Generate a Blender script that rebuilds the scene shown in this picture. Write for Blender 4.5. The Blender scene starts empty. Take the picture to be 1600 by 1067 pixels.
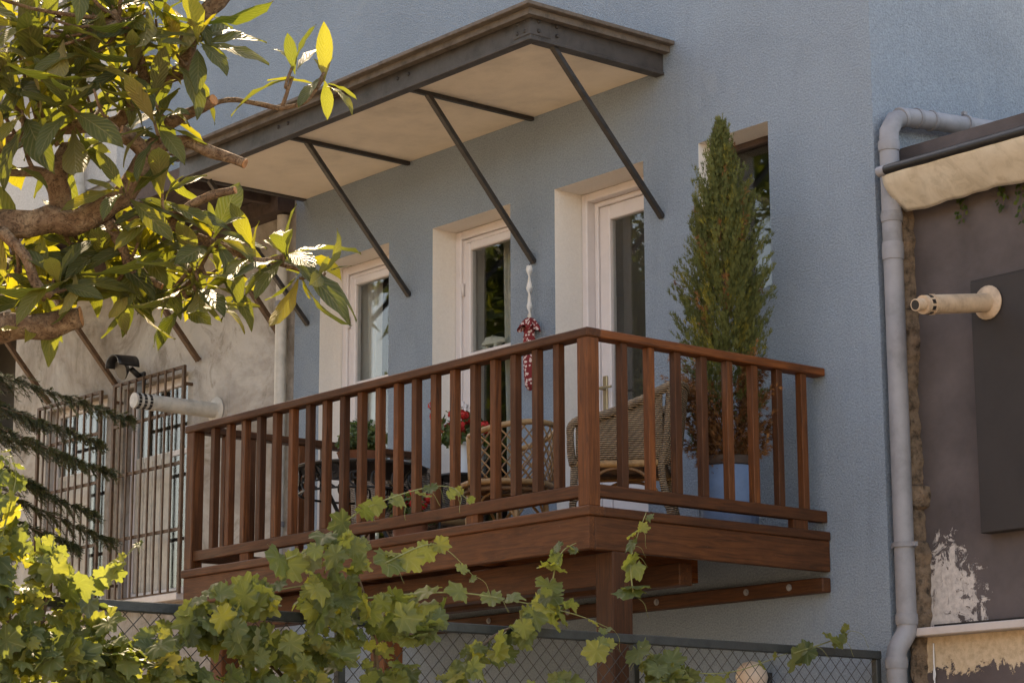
import bpy, bmesh, math, random
from mathutils import Vector, Matrix, Quaternion, noise
random.seed(7)
S = bpy.context.scene
COL = S.collection
# ------------------------------------------------------------------ camera
# deck level of the balcony is z = 0, facade plane is y = 0, ground is z = GZ
GZ = -3.25
FPX, YAW, PITCH, ROLL = 3653.495, math.radians(39.56), math.radians(11.775), math.radians(-0.19)
CAM = Vector((9.077, -9.846, -1.652))
_h = Vector((-math.cos(YAW), math.sin(YAW), 0)); _r = Vector((math.sin(YAW), math.cos(YAW), 0)); _u = Vector((0, 0, 1))
FW = _h*math.cos(PITCH) + _u*math.sin(PITCH); _up = _u*math.cos(PITCH) - _h*math.sin(PITCH)
RT = _r*math.cos(ROLL) + _up*math.sin(ROLL); UP = _up*math.cos(ROLL) - _r*math.sin(ROLL)
cd = bpy.data.cameras.new('camera'); cam = bpy.data.objects.new('camera', cd); COL.objects.link(cam)
cam.matrix_world = Matrix(((RT.x, UP.x, -FW.x, CAM.x), (RT.y, UP.y, -FW.y, CAM.y), (RT.z, UP.z, -FW.z, CAM.z), (0, 0, 0, 1)))
cd.sensor_width = 36; cd.lens = FPX/1600*36; cd.clip_end = 2000
S.camera = cam
def ray(u, v): return FW + RT*((u-800)/FPX) - UP*((v-533.5)/FPX)
def px(u, v, depth): return CAM + ray(u, v)*depth
def pxp(u, v, ax, val):
    d = ray(u, v); return CAM + d*((val-CAM[ax])/d[ax])
# ------------------------------------------------------------------ sky, sun, exposure
SUN = Vector((-.62, .35, .70)).normalized()
w = bpy.data.worlds.new('World'); S.world = w; w.use_nodes = True
nt = w.node_tree; bg = nt.nodes['Background']
sk = nt.nodes.new('ShaderNodeTexSky'); sk.sky_type = 'NISHITA'; sk.sun_disc = False
sk.sun_elevation = math.asin(SUN.z); sk.sun_rotation = math.atan2(SUN.x, SUN.y)
sk.dust_density = 2.0; sk.air_density = 1.0
nt.links.new(sk.outputs[0], bg.inputs[0]); bg.inputs[1].default_value = 0.13
sl = bpy.data.lights.new('sun', 'SUN'); sl.energy = 2.6; sl.angle = math.radians(0.6); sl.color = (1, .92, .78)
so = bpy.data.objects.new('sun', sl); COL.objects.link(so); so.rotation_euler = SUN.to_track_quat('Z', 'Y').to_euler(); so.location = (-20, 10, 30)
vs = S.view_settings; vs.view_transform = 'Standard'; vs.look = 'None'; vs.gamma = 1; vs.exposure = 2.3
vs.use_white_balance = True; vs.white_balance_temperature = 8900; vs.white_balance_tint = 14
S.render.engine = 'CYCLES'
# ------------------------------------------------------------------ materials
MATS = {}
class NT:
    def __init__(s, name):
        s.m = bpy.data.materials.new(name); s.m.use_nodes = True; s.t = s.m.node_tree; s.n = s.t.nodes
        s.p = s.n['Principled BSDF']; s.out = s.n['Material Output']; MATS[name] = s.m
    def new(s, t, **kw):
        n = s.n.new(t)
        for k, v in kw.items():
            if hasattr(n, k): setattr(n, k, v)
            else: n.inputs[k.replace('_', ' ')].default_value = v
        return n
    def link(s, a, b): s.t.links.new(a, b)
    def coord(s, scale=(1, 1, 1), rand=False, kind='Object'):
        tc = s.new('ShaderNodeTexCoord'); mp = s.new('ShaderNodeMapping'); mp.inputs['Scale'].default_value = scale
        s.link(tc.outputs[kind], mp.inputs[0])
        if rand:
            oi = s.new('ShaderNodeObjectInfo'); mu = s.new('ShaderNodeMath', operation='MULTIPLY'); mu.inputs[1].default_value = 37.0
            s.link(oi.outputs['Random'], mu.inputs[0]); s.link(mu.outputs[0], mp.inputs['Location'])
        return mp.outputs[0]
    def noise(s, vec, scale, detail=4, rough=.6, dist=0):
        n = s.new('ShaderNodeTexNoise'); n.inputs['Scale'].default_value = scale; n.inputs['Detail'].default_value = detail
        n.inputs['Roughness'].default_value = rough; n.inputs['Distortion'].default_value = dist
        s.link(vec, n.inputs['Vector']); return n.outputs['Fac']
    def ramp(s, fac, stops, mode='LINEAR'):
        r = s.new('ShaderNodeValToRGB'); r.color_ramp.interpolation = mode
        e = r.color_ramp.elements
        while len(e) < len(stops): e.new(.5)
        for el, (p, c) in zip(e, stops): el.position = p; el.color = (c, c, c, 1) if isinstance(c, (int, float)) else (*c, 1)
        s.link(fac, r.inputs[0]); return r.outputs[0]
    def mix(s, fac, a, b, mode='MIX'):
        m = s.new('ShaderNodeMix', data_type='RGBA', blend_type=mode)
        for i, v in ((0, fac), (6, a), (7, b)):
            if isinstance(v, (int, float)): m.inputs[i].default_value = v
            elif isinstance(v, tuple): m.inputs[i].default_value = (*v, 1)
            else: s.link(v, m.inputs[i])
        return m.outputs[2]
    def math(s, op, a, b=None, clamp=False):
        m = s.new('ShaderNodeMath', operation=op); m.use_clamp = clamp
        for i, v in ((0, a), (1, b)):
            if v is None: continue
            if isinstance(v, (int, float)): m.inputs[i].default_value = v
            else: s.link(v, m.inputs[i])
        return m.outputs[0]
    def bump(s, h, strength, dist=.01, prev=None):
        b = s.new('ShaderNodeBump'); b.inputs['Strength'].default_value = strength; b.inputs['Distance'].default_value = dist
        s.link(h, b.inputs['Height'])
        if prev is not None: s.link(prev, b.inputs['Normal'])
        s.link(b.outputs[0], s.p.inputs['Normal']); return b.outputs[0]
    def col(s, c):
        if isinstance(c, tuple): s.p.inputs['Base Color'].default_value = (*c, 1)
        else: s.link(c, s.p.inputs['Base Color'])
    def rough(s, r, spec=.5, metal=0):
        if isinstance(r, (int, float)): s.p.inputs['Roughness'].default_value = r
        else: s.link(r, s.p.inputs['Roughness'])
        s.p.inputs['Specular IOR Level'].default_value = spec; s.p.inputs['Metallic'].default_value = metal
def scaled(c, k): return tuple(min(1, x*k) for x in c)
def stucco(name, c, stain=.25, grain=75, bump=.7, drip=True, gc=.35):
    t = NT(name); v = t.coord()
    big = t.noise(v, .9, 5, .6); fine = t.noise(v, grain, 3, .7); mid = t.noise(v, 9, 4)
    k = t.ramp(big, [(.3, scaled(c, 1-stain)), (.5, c), (.72, scaled(c, 1+stain*.7))])
    k = t.mix(gc, k, t.ramp(fine, [(.3, scaled(c, .5)), (.7, scaled(c, 1.45))]))
    if drip:
        vd = t.coord((2.6, 2.6, .3)); dr = t.noise(vd, 2.0, 6, .7, .8)
        k = t.mix(t.ramp(dr, [(.56, 0), (.82, .3)]), k, scaled(c, .55))
        pt = t.noise(v, 2.3, 6, .65, .9); k = t.mix(t.ramp(pt, [(.58, 0), (.66, .22)]), k, (c[0]*1.25, c[1]*1.15, c[2]*1.05))
    t.col(k); t.rough(.92, .2)
    h = t.math('ADD', fine, t.math('MULTIPLY', mid, .4)); t.bump(h, bump, .02)
    return t.m
def plain(name, c, rough=.6, var=.18, scale=12, bump=.12, spec=.4, metal=0, rand=True):
    t = NT(name); v = t.coord(rand=rand)
    n = t.noise(v, scale, 5, .65)
    t.col(t.ramp(n, [(.25, scaled(c, 1-var*1.6)), (.5, c), (.8, scaled(c, 1+var))])); t.rough(rough, spec, metal)
    if bump: t.bump(t.noise(v, scale*4, 3), bump, .01)
    return t.m
def wood(name, axis, c=(.098, .032, .0095)):
    t = NT(name); sc = [14, 14, 14]; sc[axis] = .9
    v = t.coord(tuple(sc), rand=True); v2 = t.coord((1, 1, 1), rand=True)
    g = t.noise(v, 3.0, 6, .7, 1.2); b = t.noise(v2, 2.2, 4)
    k = t.ramp(g, [(.28, scaled(c, .3)), (.48, c), (.72, scaled(c, 1.9))])
    k = t.mix(t.ramp(b, [(.35, 0), (.7, .55)]), k, scaled(c, .55))
    oi = t.new('ShaderNodeObjectInfo')
    k = t.mix(1.0, k, t.ramp(oi.outputs['Random'], [(0, (.6, .6, .62)), (.5, (.95, .95, .95)), (1, (1.45, 1.32, 1.15))]), 'MULTIPLY')
    sp = t.noise(v2, 60, 2); k = t.mix(t.ramp(sp, [(.74, 0), (.8, .35)]), k, (.3, .2, .14))
    t.col(k); t.rough(t.ramp(b, [(.3, .5), (.7, .72)]), .28); t.bump(g, .25, .004)
    return t.m
WX, WY, WZ = wood('varnished_wood_x', 0), wood('varnished_wood_y', 1), wood('varnished_wood_z', 2)
BLUE = stucco('blue_stucco', (.268, .322, .385), .24, 85, 1.0, True, .5)
WHITEREV = stucco('white_reveal_plaster', (.76, .70, .65), .06, 60, .25, False, .1)
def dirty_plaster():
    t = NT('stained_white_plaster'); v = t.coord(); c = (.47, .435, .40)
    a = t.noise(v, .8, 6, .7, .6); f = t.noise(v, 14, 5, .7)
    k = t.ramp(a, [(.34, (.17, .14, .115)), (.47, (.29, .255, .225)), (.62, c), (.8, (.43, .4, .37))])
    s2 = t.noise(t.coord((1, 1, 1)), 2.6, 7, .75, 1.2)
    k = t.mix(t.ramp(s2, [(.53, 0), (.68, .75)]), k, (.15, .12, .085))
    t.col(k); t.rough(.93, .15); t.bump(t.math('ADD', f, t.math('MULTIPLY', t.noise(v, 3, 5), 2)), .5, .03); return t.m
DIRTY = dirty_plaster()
UPVC = plain('white_upvc', (.66, .60, .59), .38, .05, 6, .02)
CREAM = plain('cream_ceiling_board', (.79, .68, .56), .85, .12, 2.5, .3)
STEEL = plain('dark_painted_steel', (.030, .026, .025), .48, .4, 14, .2)
BEAM = plain('brown_grey_steel', (.055, .047, .044), .5, .35, 9, .25)
FLASH = plain('weathered_roof_edge', (.12, .095, .078), .85, .35, 11, .6)
RUST = plain('brown_painted_iron', (.085, .042, .02), .65, .4, 22, .3)
PVC = plain('grey_pvc', (.225, .22, .235), .55, .25, 4, .1)
PVCW = plain('old_white_pvc', (.46, .42, .37), .5, .25, 7, .12)
TAN = plain('tan_flue_metal', (.47, .34, .235), .5, .25, 12, .2)
BLACK = plain('black_plastic', (.018, .016, .016), .4, .3, 20, .05)
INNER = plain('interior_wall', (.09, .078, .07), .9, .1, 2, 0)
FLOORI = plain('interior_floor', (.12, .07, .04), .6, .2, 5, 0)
FABRIC = plain('white_curtain', (.62, .59, .56), .9, .06, 30, .2)
BLIND = plain('taupe_blind', (.075, .06, .055), .9, .1, 30, .1)
DARKWALL = plain('charcoal_wall', (.033, .026, .024), .75, .15, 3, .08)
ROOFB = plain('brown_roof_boards', (.075, .05, .042), .85, .3, 16, .5)
FENCE = plain('dark_green_grey_metal', (.035, .037, .036), .55, .3, 18, .2)
WIRE = plain('fence_wire', (.05, .045, .042), .55, .3, 30, 0)
POTB = plain('blue_plastic_pot', (.13, .21, .36), .5, .15, 6, .06)
POTRIM = plain('brown_pot_rim', (.07, .045, .035), .6, .2, 9, .1)
TERRA = plain('terracotta', (.27, .1, .05), .8, .2, 10, .2)
POTW = plain('white_ceramic', (.66, .65, .66), .35, .05, 9, .02)
SOIL = plain('soil', (.03, .02, .014), .95, .3, 40, .5)
IRON = plain('wrought_iron', (.02, .018, .017), .45, .3, 30, .2)
RATTAN = plain('rattan_pole', (.36, .2, .085), .5, .3, 24, .2)
RATTAND = plain('rattan_strip', (.20, .105, .05), .6, .35, 30, .2)
BRASS = plain('satin_handle', (.42, .33, .2), .35, .1, 10, .02, .5, .8)
BEARM = plain('ivory_ceramic', (.7, .66, .58), .45, .06, 20, .1)
INSUL = plain('broken_insulation', (.155, .105, .07), .95, .75, 22, 1.0)
SILLM = plain('marble_sill', (.52, .45, .42), .5, .12, 8, .1)
BARK = NT('loquat_bark')
def _bark():
    t = BARK; v = t.coord((1, 1, 1)); a = t.noise(v, 16, 6, .7, .8); b = t.noise(v, 70, 3)
    ck = t.noise(t.coord((1, 1, 1)), 34, 6, .75, 2.0); t.col(t.mix(t.ramp(ck, [(.4, .75), (.5, 0)]), t.ramp(a, [(.3, (.12, .068, .04)), (.5, (.25, .155, .095)), (.72, (.4, .29, .19))]), (.05, .03, .02))); t.rough(.9, .2)
    t.bump(t.math('ADD', t.math('ADD', a, t.math('MULTIPLY', b, .4)), ck), 1.0, .02)
_bark()
CUT = plain('cut_branch_wood', (.36, .17, .075), .85, .3, 40, .4)
def wicker(name, c):
    t = NT(name); tc = t.new('ShaderNodeTexCoord')
    wv = t.new('ShaderNodeTexWave', wave_type='BANDS', bands_direction='Z'); wv.inputs['Scale'].default_value = 26; wv.inputs['Distortion'].default_value = 1.2
    wx = t.new('ShaderNodeTexWave', wave_type='BANDS', bands_direction='DIAGONAL'); wx.inputs['Scale'].default_value = 14; wx.inputs['Distortion'].default_value = .4
    t.link(tc.outputs['Object'], wv.inputs[0]); t.link(tc.outputs['Object'], wx.inputs[0])
    h = t.math('MULTIPLY', wv.outputs['Fac'], t.math('ADD', t.math('MULTIPLY', wx.outputs['Fac'], .6), .4))
    n = t.noise(t.coord(), 9, 4)
    k = t.ramp(h, [(.05, scaled(c, .25)), (.5, c), (1, scaled(c, 1.5))]); k = t.mix(.5, k, t.mix(1.0, k, t.ramp(n, [(.3, .5), (.7, 1.35)]), 'MULTIPLY'))
    t.col(k); t.rough(.6, .35); t.bump(h, .9, .02); return t.m
WICK = wicker('woven_wicker', (.40, .27, .165))
WICKG = wicker('grey_woven_wicker', (.33, .24, .175))
def cloth_red():
    t = NT('red_print_cloth'); v = t.coord()
    vo = t.new('ShaderNodeTexVoronoi'); vo.inputs['Scale'].default_value = 44; t.link(v, vo.inputs['Vector'])
    n = t.noise(v, 60, 2)
    t.col(t.mix(t.ramp(t.math('ADD', vo.outputs['Distance'], t.math('MULTIPLY', n, .5)), [(.6, 1), (.68, 0)]), (.20, .028, .03), (.6, .46, .42))); t.rough(.9, .1); t.bump(n, .3); return t.m
CLOTH = cloth_red()
def glass():
    t = NT('window_glass'); t.n.remove(t.p)
    gl = t.new('ShaderNodeBsdfGlossy'); gl.inputs['Roughness'].default_value = .015; gl.inputs['Color'].default_value = (1, 1, 1, 1)
    tr = t.new('ShaderNodeBsdfTransparent'); tr.inputs['Color'].default_value = (.86, .88, .87, 1)
    fr = t.new('ShaderNodeLayerWeight'); fr.inputs['Blend'].default_value = .5
    nz = t.noise(t.coord(), 1.6, 2); b = t.new('ShaderNodeBump'); b.inputs['Strength'].default_value = .05; b.inputs['Distance'].default_value = .02
    t.link(nz, b.inputs['Height']); t.link(b.outputs[0], gl.inputs['Normal'])
    f2 = t.math('ADD', t.math('MULTIPLY', t.math('POWER', fr.outputs['Facing'], 5), .9), .05, True)
    mx = t.new('ShaderNodeMixShader'); t.link(f2, mx.inputs[0]); t.link(tr.outputs[0], mx.inputs[1]); t.link(gl.outputs[0], mx.inputs[2])
    t.link(mx.outputs[0], t.out.inputs[0]); return t.m
GLASS = glass()
def leafmat(name, top, under, trans, veins=True, hue=.25, rough=.52, tmix=.42, kind='UV'):
    t = NT(name); geo = t.new('ShaderNodeNewGeometry'); oi = t.new('ShaderNodeObjectInfo')
    at = t.new('ShaderNodeAttribute', attribute_name='tint')
    rnd = t.math('FRACT', t.math('ADD', oi.outputs['Random'], at.outputs['Fac']))
    k = t.mix(geo.outputs['Backfacing'], top, under)
    var = t.ramp(rnd, [(0, (.55, .62, .6)), (.55, (1, 1, 1)), (.85, (1.3, 1.18, .85)), (1, (1.7, 1.4, .8))])
    k = t.mix(1.0, k, var, 'MULTIPLY')
    tcx = t.new('ShaderNodeTexCoord')
    sp = t.noise(tcx.outputs['Object'], 30, 3); k = t.mix(t.ramp(sp, [(.62, 0), (.75, .5)]), k, scaled(top, .6))
    if name == 'grape_leaf':
        sx = t.new('ShaderNodeSeparateXYZ'); t.link(tcx.outputs['UV'], sx.inputs[0])
        an = t.math('ARCTAN2', t.math('SUBTRACT', sx.outputs[0], .5), t.math('SUBTRACT', sx.outputs[1], .5)); vn = t.math('ABSOLUTE', t.math('SINE', t.math('MULTIPLY', an, 3.2)))
        k = t.mix(t.ramp(vn, [(.06, .55), (.16, 0)]), k, scaled(under, 1.6)); ag = t.noise(tcx.outputs['Object'], 5, 3); k = t.mix(t.ramp(ag, [(.62, 0), (.72, .55)]), k, (.24, .19, .06))
    if veins:
        sx = t.new('ShaderNodeSeparateXYZ'); t.link(tcx.outputs['UV'], sx.inputs[0])
        ax = t.math('ABSOLUTE', t.math('SUBTRACT', sx.outputs[0], .5))
        ph = t.math('ADD', t.math('MULTIPLY', sx.outputs[1], 62), t.math('MULTIPLY', ax, -34))
        wv = t.math('ADD', t.math('MULTIPLY', t.math('SINE', ph), .5), .5)
        mid = t.ramp(ax, [(0, 1), (.035, 0)])
        k = t.mix(t.math('MULTIPLY', t.ramp(wv, [(.75, 0), (1, .35)]), 1.0), k, scaled(under, 1.5)); k = t.mix(t.math('MULTIPLY', mid, .6), k, scaled(under, 1.9))
        t.bump(t.math('SUBTRACT', t.math('MULTIPLY', wv, -.5), t.math('MULTIPLY', mid, .6)), .6, .012)
    t.col(k); t.rough(rough, .3)
    tl = t.new('ShaderNodeBsdfTranslucent'); tk = t.mix(1.0, var, trans, 'MULTIPLY'); t.link(tk, tl.inputs['Color'])
    mx = t.new('ShaderNodeMixShader'); mx.inputs[0].default_value = tmix
    t.link(t.p.outputs[0], mx.inputs[1]); t.link(tl.outputs[0], mx.inputs[2]); t.link(mx.outputs[0], t.out.inputs[0]); return t.m
LOQ = leafmat('loquat_leaf', (.055, .072, .032), (.2, .165, .08), (.28, .29, .03))
VINE = leafmat('grape_leaf', (.115, .135, .05), (.17, .175, .1), (.30, .32, .05), False, rough=.5, tmix=.5)
CYP = leafmat('cypress_foliage', (.125, .128, .034), (.128, .13, .036), (.18, .18, .035), False, rough=.7, tmix=.2)
CONI = leafmat('fir_foliage', (.05, .065, .034), (.05, .065, .034), (.05, .06, .015), False, rough=.6, tmix=.12)
TREEL = leafmat('broadleaf_foliage', (.045, .075, .02), (.06, .085, .035), (.16, .2, .03), False, rough=.5)
SHRUB = leafmat('houseplant_leaf', (.075, .12, .035), (.09, .12, .05), (.12, .17, .03), False)
STEMG = plain('green_stem', (.2, .2, .07), .6, .25, 20, .1)
STEMB = plain('brown_stem', (.12, .075, .045), .8, .3, 20, .3)
def deadcyp():
    t = NT('dead_cypress_foliage'); oi = t.new('ShaderNodeAttribute', attribute_name='tint')
    t.col(t.ramp(oi.outputs['Fac'], [(0, (.08, .035, .014)), (.6, (.22, .095, .035)), (1, (.36, .175, .07))])); t.rough(.85, .2); return t.m
DEAD = deadcyp()
PETAL = plain('red_petal', (.5, .022, .018), .6, .3, 30, 0)
def peeled(name, base, shape):
    """brown painted wall with patches where the paint has come off the cream plaster"""
    t = NT(name); v = t.coord(); sx = t.new('ShaderNodeSeparateXYZ'); t.link(v, sx.inputs[0]); X, Z = sx.outputs[0], sx.outputs[2]
    n = t.noise(v, 5.5, 8, .72, .5); n2 = t.noise(v, 26, 5, .7)
    if shape == 'blob':
        dx = t.math('DIVIDE', t.math('SUBTRACT', X, .70), .28); dz = t.math('DIVIDE', t.math('SUBTRACT', Z, -.50), .40)
        d = t.math('SQRT', t.math('ADD', t.math('MULTIPLY', dx, dx), t.math('MULTIPLY', dz, dz)))
        f = t.math('ADD', t.math('SUBTRACT', 1.0, d), t.math('MULTIPLY', t.math('SUBTRACT', n, .5), 2.1))
        m = t.ramp(f, [(.02, 0), (.06, 1)])
        st = t.noise(t.coord((16, 1, 2.4)), 1.7, 5, .7, .4); n3 = t.noise(v, 9, 6, .75, .8)
        m = t.math('MULTIPLY', m, t.ramp(t.math('ADD', n3, t.math('MULTIPLY', t.math('SUBTRACT', X, .7), -.35)), [(.42, 0), (.44, 1)]))
        m = t.math('MULTIPLY', m, t.ramp(st, [(.30, .25), (.40, 1)]))
        pc = t.ramp(n2, [(.3, (.36, .32, .30)), (.6, (.56, .5, .46))])
    else:
        f = t.math('ADD', t.math('MULTIPLY', t.math('ADD', Z, .9), 5), t.math('MULTIPLY', t.math('SUBTRACT', n, .5), 2.4))
        f = t.math('ADD', f, t.math('MULTIPLY', t.math('SUBTRACT', n2, .5), .6)); m = t.ramp(f, [(.46, 0), (.5, 1)])
        pc = t.ramp(n2, [(.3, (.42, .31, .2)), (.6, (.6, .46, .32))])
    k = t.mix(m, t.ramp(t.noise(v, 3, 4), [(.3, scaled(base, .75)), (.7, scaled(base, 1.2))]), pc)
    t.col(k); t.rough(.9, .2); t.bump(t.math('SUBTRACT', t.math('MULTIPLY', n2, .5), t.math('MULTIPLY', m, .6)), .7, .01); return t.m
BROWNW = peeled('peeling_brown_paint', (.098, .08, .078), 'blob')
BROWNL = peeled('peeling_brown_lower_paint', (.115, .09, .088), 'band')
def tarpmat():
    t = NT('stained_tarpaulin'); v = t.coord(); st = t.noise(t.coord((6, 6, 1.2)), 1.6, 6, .7, .8); f = t.noise(v, 9, 5)
    k = t.ramp(st, [(.25, (.42, .36, .28)), (.5, (.6, .53, .44)), (.75, (.68, .61, .52))]); k = t.mix(t.ramp(f, [(.6, 0), (.75, .4)]), k, (.25, .17, .1))
    t.col(k); t.rough(.6, .3); t.bump(f, .3, .01); return t.m
TARP = tarpmat()
GROUNDM = plain('dry_ground', (.33, .27, .2), .95, .2, 1.2, .3)
HOUSEW = plain('bounce_ochre_render', (.52, .41, .29), .9, .1, 1.5, .1)  # for the added house that throws warm light back
# ------------------------------------------------------------------ mesh helpers
class MB:
    def __init__(s): s.v = []; s.f = []; s.mi = []; s.uv = None; s.t = None
    def add(s, vs, fs, mi=0):
        o = len(s.v); s.v += [tuple(x) for x in vs]; s.f += [tuple(i+o for i in f) for f in fs]; s.mi += [mi]*len(fs); return s
    def box(s, x0, x1, y0, y1, z0, z1, mi=0):
        vs = [(x, y, z) for z in (z0, z1) for y in (y0, y1) for x in (x0, x1)]
        return s.add(vs, [(0, 2, 3, 1), (4, 5, 7, 6), (0, 1, 5, 4), (2, 6, 7, 3), (0, 4, 6, 2), (1, 3, 7, 5)], mi)
    def bar(s, a, b, wx, wy, ref=(0, 0, 1)):
        """rectangular bar from a to b"""
        a, b = Vector(a), Vector(b); d = (b-a).normalized(); r = Vector(ref)
        if abs(d.dot(r)) > .98: r = Vector((1, 0, 0))
        p = d.cross(r).normalized()*wx/2; q = d.cross(p).normalized()*wy/2
        vs = [e + i*p + j*q for e in (a, b) for i, j in ((-1, -1), (1, -1), (1, 1), (-1, 1))]
        return s.add(vs, [(3, 2, 1, 0), (4, 5, 6, 7), (0, 1, 5, 4), (1, 2, 6, 5), (2, 3, 7, 6), (3, 0, 4, 7)])
    def tube(s, pts, rad, n=8, cap=True, rough=0, mi=0):
        pts = [Vector(p) for p in pts]; m = len(pts)
        if isinstance(rad, (int, float)): rad = [rad]*m
        t = [(pts[min(i+1, m-1)]-pts[max(i-1, 0)]).normalized() for i in range(m)]
        r = Vector((0, 0, 1)) if abs(t[0].z) < .9 else Vector((1, 0, 0))
        q = t[0].cross(r).normalized(); vs = []
        for i in range(m):
            q = (q - t[i]*q.dot(t[i])).normalized(); p = t[i].cross(q)
            for k in range(n):
                a = 2*math.pi*k/n; d = q*math.cos(a)+p*math.sin(a)
                rr = rad[i]*(1 + (rough*(noise.noise(pts[i]*9+d*1.3)) if rough else 0))
                vs.append(pts[i]+d*rr)
        fs = [(i*n+k, i*n+(k+1) % n, (i+1)*n+(k+1) % n, (i+1)*n+k) for i in range(m-1) for k in range(n)]
        if cap: fs += [tuple(range(n-1, -1, -1)), tuple((m-1)*n+k for k in range(n))]
        return s.add(vs, fs, mi)
    def lathe(s, prof, n=20, c=(0, 0, 0), wob=0, mi=0):
        vs = [(c[0]+r*math.cos(2*math.pi*k/n)*(1+wob*math.sin(k*5.1+z*9)), c[1]+r*math.sin(2*math.pi*k/n)*(1+wob*math.cos(k*3.7+z*7)), c[2]+z) for r, z in prof for k in range(n)]
        m = len(prof)
        fs = [(i*n+k, i*n+(k+1) % n, (i+1)*n+(k+1) % n, (i+1)*n+k) for i in range(m-1) for k in range(n)]
        fs += [tuple(range(n-1, -1, -1)), tuple((m-1)*n+k for k in range(n))]
        return s.add(vs, fs, mi)
    def grid(s, fn, nu, nv, mi=0, loop=False):
        vs = [fn(i/nu, j/nv) for j in range(nv+1) for i in range(nu+1)]
        return s.add(vs, [(j*(nu+1)+i, j*(nu+1)+i+1, (j+1)*(nu+1)+i+1, (j+1)*(nu+1)+i) for j in range(nv) for i in range(nu)], mi)
    def mesh(s, name, mats, smooth=False, bevel=0):
        me = bpy.data.meshes.new(name); me.from_pydata(s.v, [], s.f)
        for m in (mats if isinstance(mats, (list, tuple)) else [mats]): me.materials.append(m)
        me.polygons.foreach_set('material_index', s.mi)
        if s.uv is not None:
            u = me.uv_layers.new(name='UVMap'); li = [me.loops[i].vertex_index for i in range(len(me.loops))]
            u.data.foreach_set('uv', [c for i in li for c in s.uv[i]])
        if s.t is not None:
            a = me.attributes.new('tint', 'FLOAT', 'POINT'); a.data.foreach_set('value', s.t)
        if bevel:
            bm = bmesh.new(); bm.from_mesh(me); bmesh.ops.bevel(bm, geom=bm.edges[:], offset=bevel, segments=1, affect='EDGES'); bm.to_mesh(me); bm.free()
        if smooth:
            me.polygons.foreach_set('use_smooth', [True]*len(me.polygons))
            if smooth == 'angle': me.set_sharp_from_angle(angle=math.radians(40))
        me.update(); return me
    def build(s, name, mats, parent=None, smooth=False, bevel=0): return link(name, s.mesh(name, mats, smooth, bevel), parent)
def link(name, data, parent=None):
    o = bpy.data.objects.new(name, data); COL.objects.link(o)
    if parent is not None: o.parent = parent
    return o
def tag(o, label, cat, group=None, kind=None):
    if label: o['label'] = label
    if cat: o['category'] = cat
    if group: o['group'] = group
    if kind: o['kind'] = kind
    return o
def thing(name, label, cat, loc=(0, 0, 0), rz=0, group=None):
    o = link(name, None); o.location = loc; o.rotation_euler = (0, 0, rz); return tag(o, label, cat, group)
def put(name, data, parent, loc=(0, 0, 0), rot=None):
    o = link(name, data, parent); o.location = loc
    if rot is not None: o.rotation_euler = rot
    return o
def smoothpts(pts, n=4):
    """Catmull-Rom through points"""
    P = [Vector(p) for p in pts]; out = []
    for i in range(len(P)-1):
        a, b, c, d = P[max(i-1, 0)], P[i], P[i+1], P[min(i+2, len(P)-1)]
        for k in range(n):
            t = k/n; out.append(.5*((2*b)+(c-a)*t+(2*a-5*b+4*c-d)*t*t+(3*b-a-3*c+d)*t**3))
    return out+[P[-1]]
def lerpl(a, n):
    m = len(a)-1; return [a[min(int(i/(n-1)*m), m-1)]*(1-(i/(n-1)*m-min(int(i/(n-1)*m), m-1))) + a[min(int(i/(n-1)*m), m-1)+1]*(i/(n-1)*m-min(int(i/(n-1)*m), m-1)) for i in range(n)]
def wall_with_holes(x0, x1, z0, z1, holes, y0, y1):
    """upright wall facing -y; slot 0 front and back, slot 1 the sides of the openings"""
    xs = sorted({x0, x1, *[h[0] for h in holes], *[h[1] for h in holes]}); zs = sorted({z0, z1, *[h[2] for h in holes], *[h[3] for h in holes]})
    solid = lambda i, j: 0 <= i < len(xs)-1 and 0 <= j < len(zs)-1 and not any(h[0] <= (xs[i]+xs[i+1])/2 <= h[1] and h[2] <= (zs[j]+zs[j+1])/2 <= h[3] for h in holes)
    m = MB()
    for i in range(len(xs)-1):
        for j in range(len(zs)-1):
            if not solid(i, j): continue
            a, b, c, d = xs[i], xs[i+1], zs[j], zs[j+1]
            m.add([(a, y0, c), (b, y0, c), (b, y0, d), (a, y0, d)], [(0, 1, 2, 3)]); m.add([(a, y1, c), (b, y1, c), (b, y1, d), (a, y1, d)], [(3, 2, 1, 0)])
            for (di, dj, q) in ((-1, 0, [(a, y0, c), (a, y0, d), (a, y1, d), (a, y1, c)]), (1, 0, [(b, y0, c), (b, y1, c), (b, y1, d), (b, y0, d)]), (0, -1, [(a, y0, c), (a, y1, c), (b, y1, c), (b, y0, c)]), (0, 1, [(a, y0, d), (b, y0, d), (b, y1, d), (a, y1, d)])):
                if not solid(i+di, j+dj):
                    inside = 0 <= i+di < len(xs)-1 and 0 <= j+dj < len(zs)-1
                    m.add(q, [(0, 1, 2, 3)], 1 if inside else 0)
    return m
# ------------------------------------------------------------------ ground
g = MB(); g.add([(-300, -300, GZ), (300, -300, GZ), (300, 300, GZ), (-300, 300, GZ)], [(0, 1, 2, 3)]); go = g.build('ground', GROUNDM); go['kind'] = 'structure'
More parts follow.
